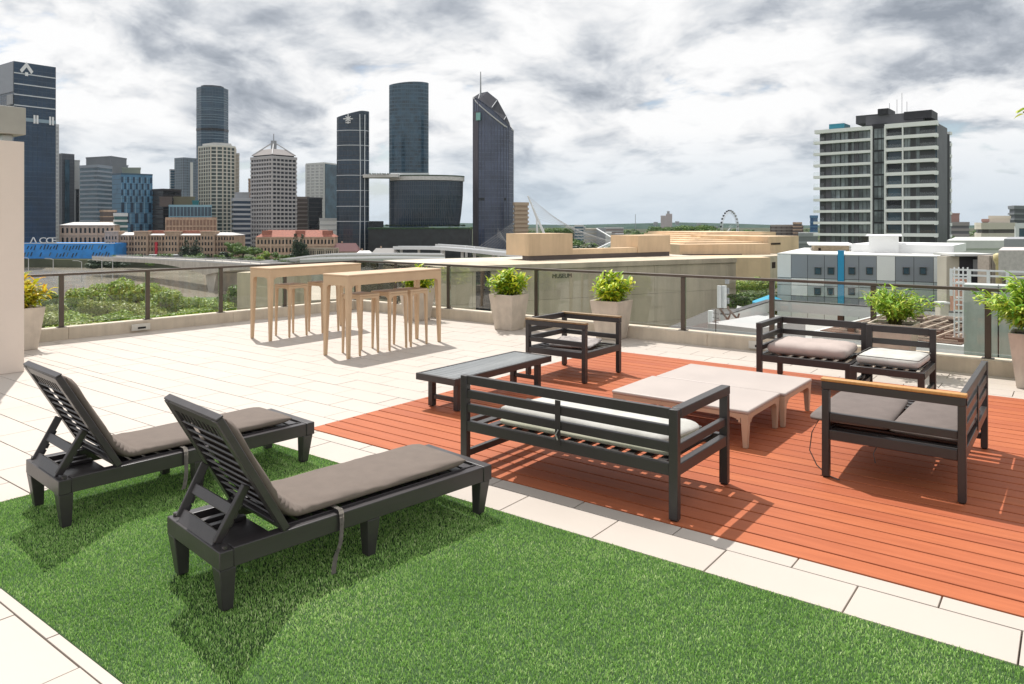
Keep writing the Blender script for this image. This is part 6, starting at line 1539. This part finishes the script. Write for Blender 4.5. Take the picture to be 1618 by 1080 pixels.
for i, (px, d, yt, rad, m, lb) in enumerate(((368, 495, 377, 7.5, M_tl2, 'tall green tree left of the red roofed building'), (385, 490, 381, 7, M_tl2, 'green tree beside the tall one left of the red roofed building'), (402, 480, 384, 6, M_tl2, 'darker green tree in front of the red roofed building'),
       (355, 500, 392, 5, M_tl3, 'small dark tree at the end of the long heritage building'), (420, 470, 392, 5, M_tl1, 'bright green tree in front of the red roofed building'), (408, 462, 399, 5, M_tl1, 'low bright tree beside the expressway ramp'), (436, 470, 394, 4.5, M_tl2, 'round green tree right of the bright one'),
       (450, 465, 398, 4, M_tl2, 'small green tree left of the dark conifer pair'), (545, 470, 397, 4, M_tl2, 'small green tree left of the white cottage'), (556, 480, 396, 4, M_tl2, 'green tree behind the white cottage'), (230, 480, 400, 4.5, M_tl3, 'dark tree in front of the long heritage building'), (208, 470, 402, 4.5, M_tl3, 'low dark tree between the blue and heritage buildings'),
       (736, 440, 402, 3.5, M_tl3, 'small dark round tree on the expressway verge'), (758, 440, 402, 3.5, M_tl3, 'second small dark round tree on the expressway verge'), (923, 250, 379, 5.5, M_tl3, 'dark rounded tree behind the museum upstand'))):
    tree(lb, px, d, yt, rad, m, proto=CRL, hz_=.75)
for i, (px, d, yt, rad, lb) in enumerate(((294, 500, 379, 5.5, 'left dark conifer before the long heritage building'), (310, 500, 379, 5.5, 'right dark conifer before the long heritage building'), (467, 475, 369, 4.8, 'left dark conifer by the pale colonnaded wall'), (478, 475, 370, 4.6, 'right dark conifer by the pale colonnaded wall'))):
    tree(lb, px, d, yt, rad, M_tl3, cone=True, name='conifer')
# far off tree cover, one mass
r = np.random.default_rng(5); parts = []
src = [crown_np(80 + k, 260, 8, .17) for k in range(4)]
def put(px, d, zt, rad):
    c = W(px, d, zt - rad * .7); parts.append(src[int(r.integers(4))] * np.array([rad, rad, rad * .75]) + np.array([c.x, c.y, c.z]))
for _ in range(420): d = float(r.uniform(560, 2600)); put(float(r.uniform(820, 1720)), d, GZ + float(r.uniform(6, 13)), float(r.uniform(5, 10)) * (1 + d / 2500))
for _ in range(60): d = float(r.uniform(430, 520)); put(float(r.uniform(180, 640)), d, GZ + float(r.uniform(3, 6)), float(r.uniform(2.5, 4.5)))
for px0, px1, d, z in ((1075, 1130, 620, 2), (860, 900, 900, -1), (1500, 1545, 420, -5), (1028, 1100, 900, 0)):
    for _ in range(26): put(float(r.uniform(px0, px1)), d + float(r.uniform(-30, 60)), z + float(r.uniform(-3, 1)), 8)
for _ in range(46): px = float(r.uniform(582, 745)); put(px, 522 if _ % 2 else 540, ZY(357 + r.uniform(0, 4), 522), 1.8)
o = bpy.data.objects.new('distant_trees', quads_mesh('distant_trees', np.concatenate(parts), M_tl2)); col.objects.link(o); o['kind'] = 'stuff'
# roof deck planting of the casino
parts = []
for k in range(34):
    a = math.pi * (1 + k / 33.0); x, y = 63 / FPX * 560 * math.cos(a), .62 * 61 / FPX * 560 * math.sin(a) * 1.0
    c = Vector((cen.x + CS * x - SN * y, cen.y + SN * x + CS * y, zD + 4.6)); parts.append(src[k % 4] * 1.1 + np.array(c))
for k in range(8): c = W(585 + k * 4, 552, ZY(273.5, 548)); parts.append(src[k % 4] * 1.0 + np.array(c))
o = bpy.data.objects.new('roof_deck_shrubs', quads_mesh('roof_deck_shrubs', np.concatenate(parts), M_tl3)); col.objects.link(o); o['kind'] = 'stuff'
# ground shrubs under the near trees
parts = []
for _ in range(420):
    px, d = float(r.uniform(20, 520)), float(r.uniform(50, 200)); c = W(px, d, GZ + .6); s = float(r.uniform(1.2, 2.6)); parts.append(src[int(r.integers(4))] * s + np.array(c))
o = bpy.data.objects.new('undergrowth', quads_mesh('undergrowth', np.concatenate(parts), M_tl4)); col.objects.link(o); o['kind'] = 'stuff'

if HAZE:
    hm = bpy.data.materials.new('haze'); hm.use_nodes = True; nt = hm.node_tree; nt.nodes.clear()
    pv = nn(nt, 'ShaderNodeVolumePrincipled'); pv.inputs['Color'].default_value = (.80, .88, .96, 1); pv.inputs['Density'].default_value = HAZE; pv.inputs['Anisotropy'].default_value = 0.2
    out = nn(nt, 'ShaderNodeOutputMaterial'); nt.links.new(pv.outputs[0], out.inputs['Volume'])
    o = MB().box(-12500, 12500, -3500, 14500, GZ - 7.5, 190).build('haze', hm); o['kind'] = 'stuff'
    hm.cycles.homogeneous_volume = True if hasattr(hm.cycles, 'homogeneous_volume') else False
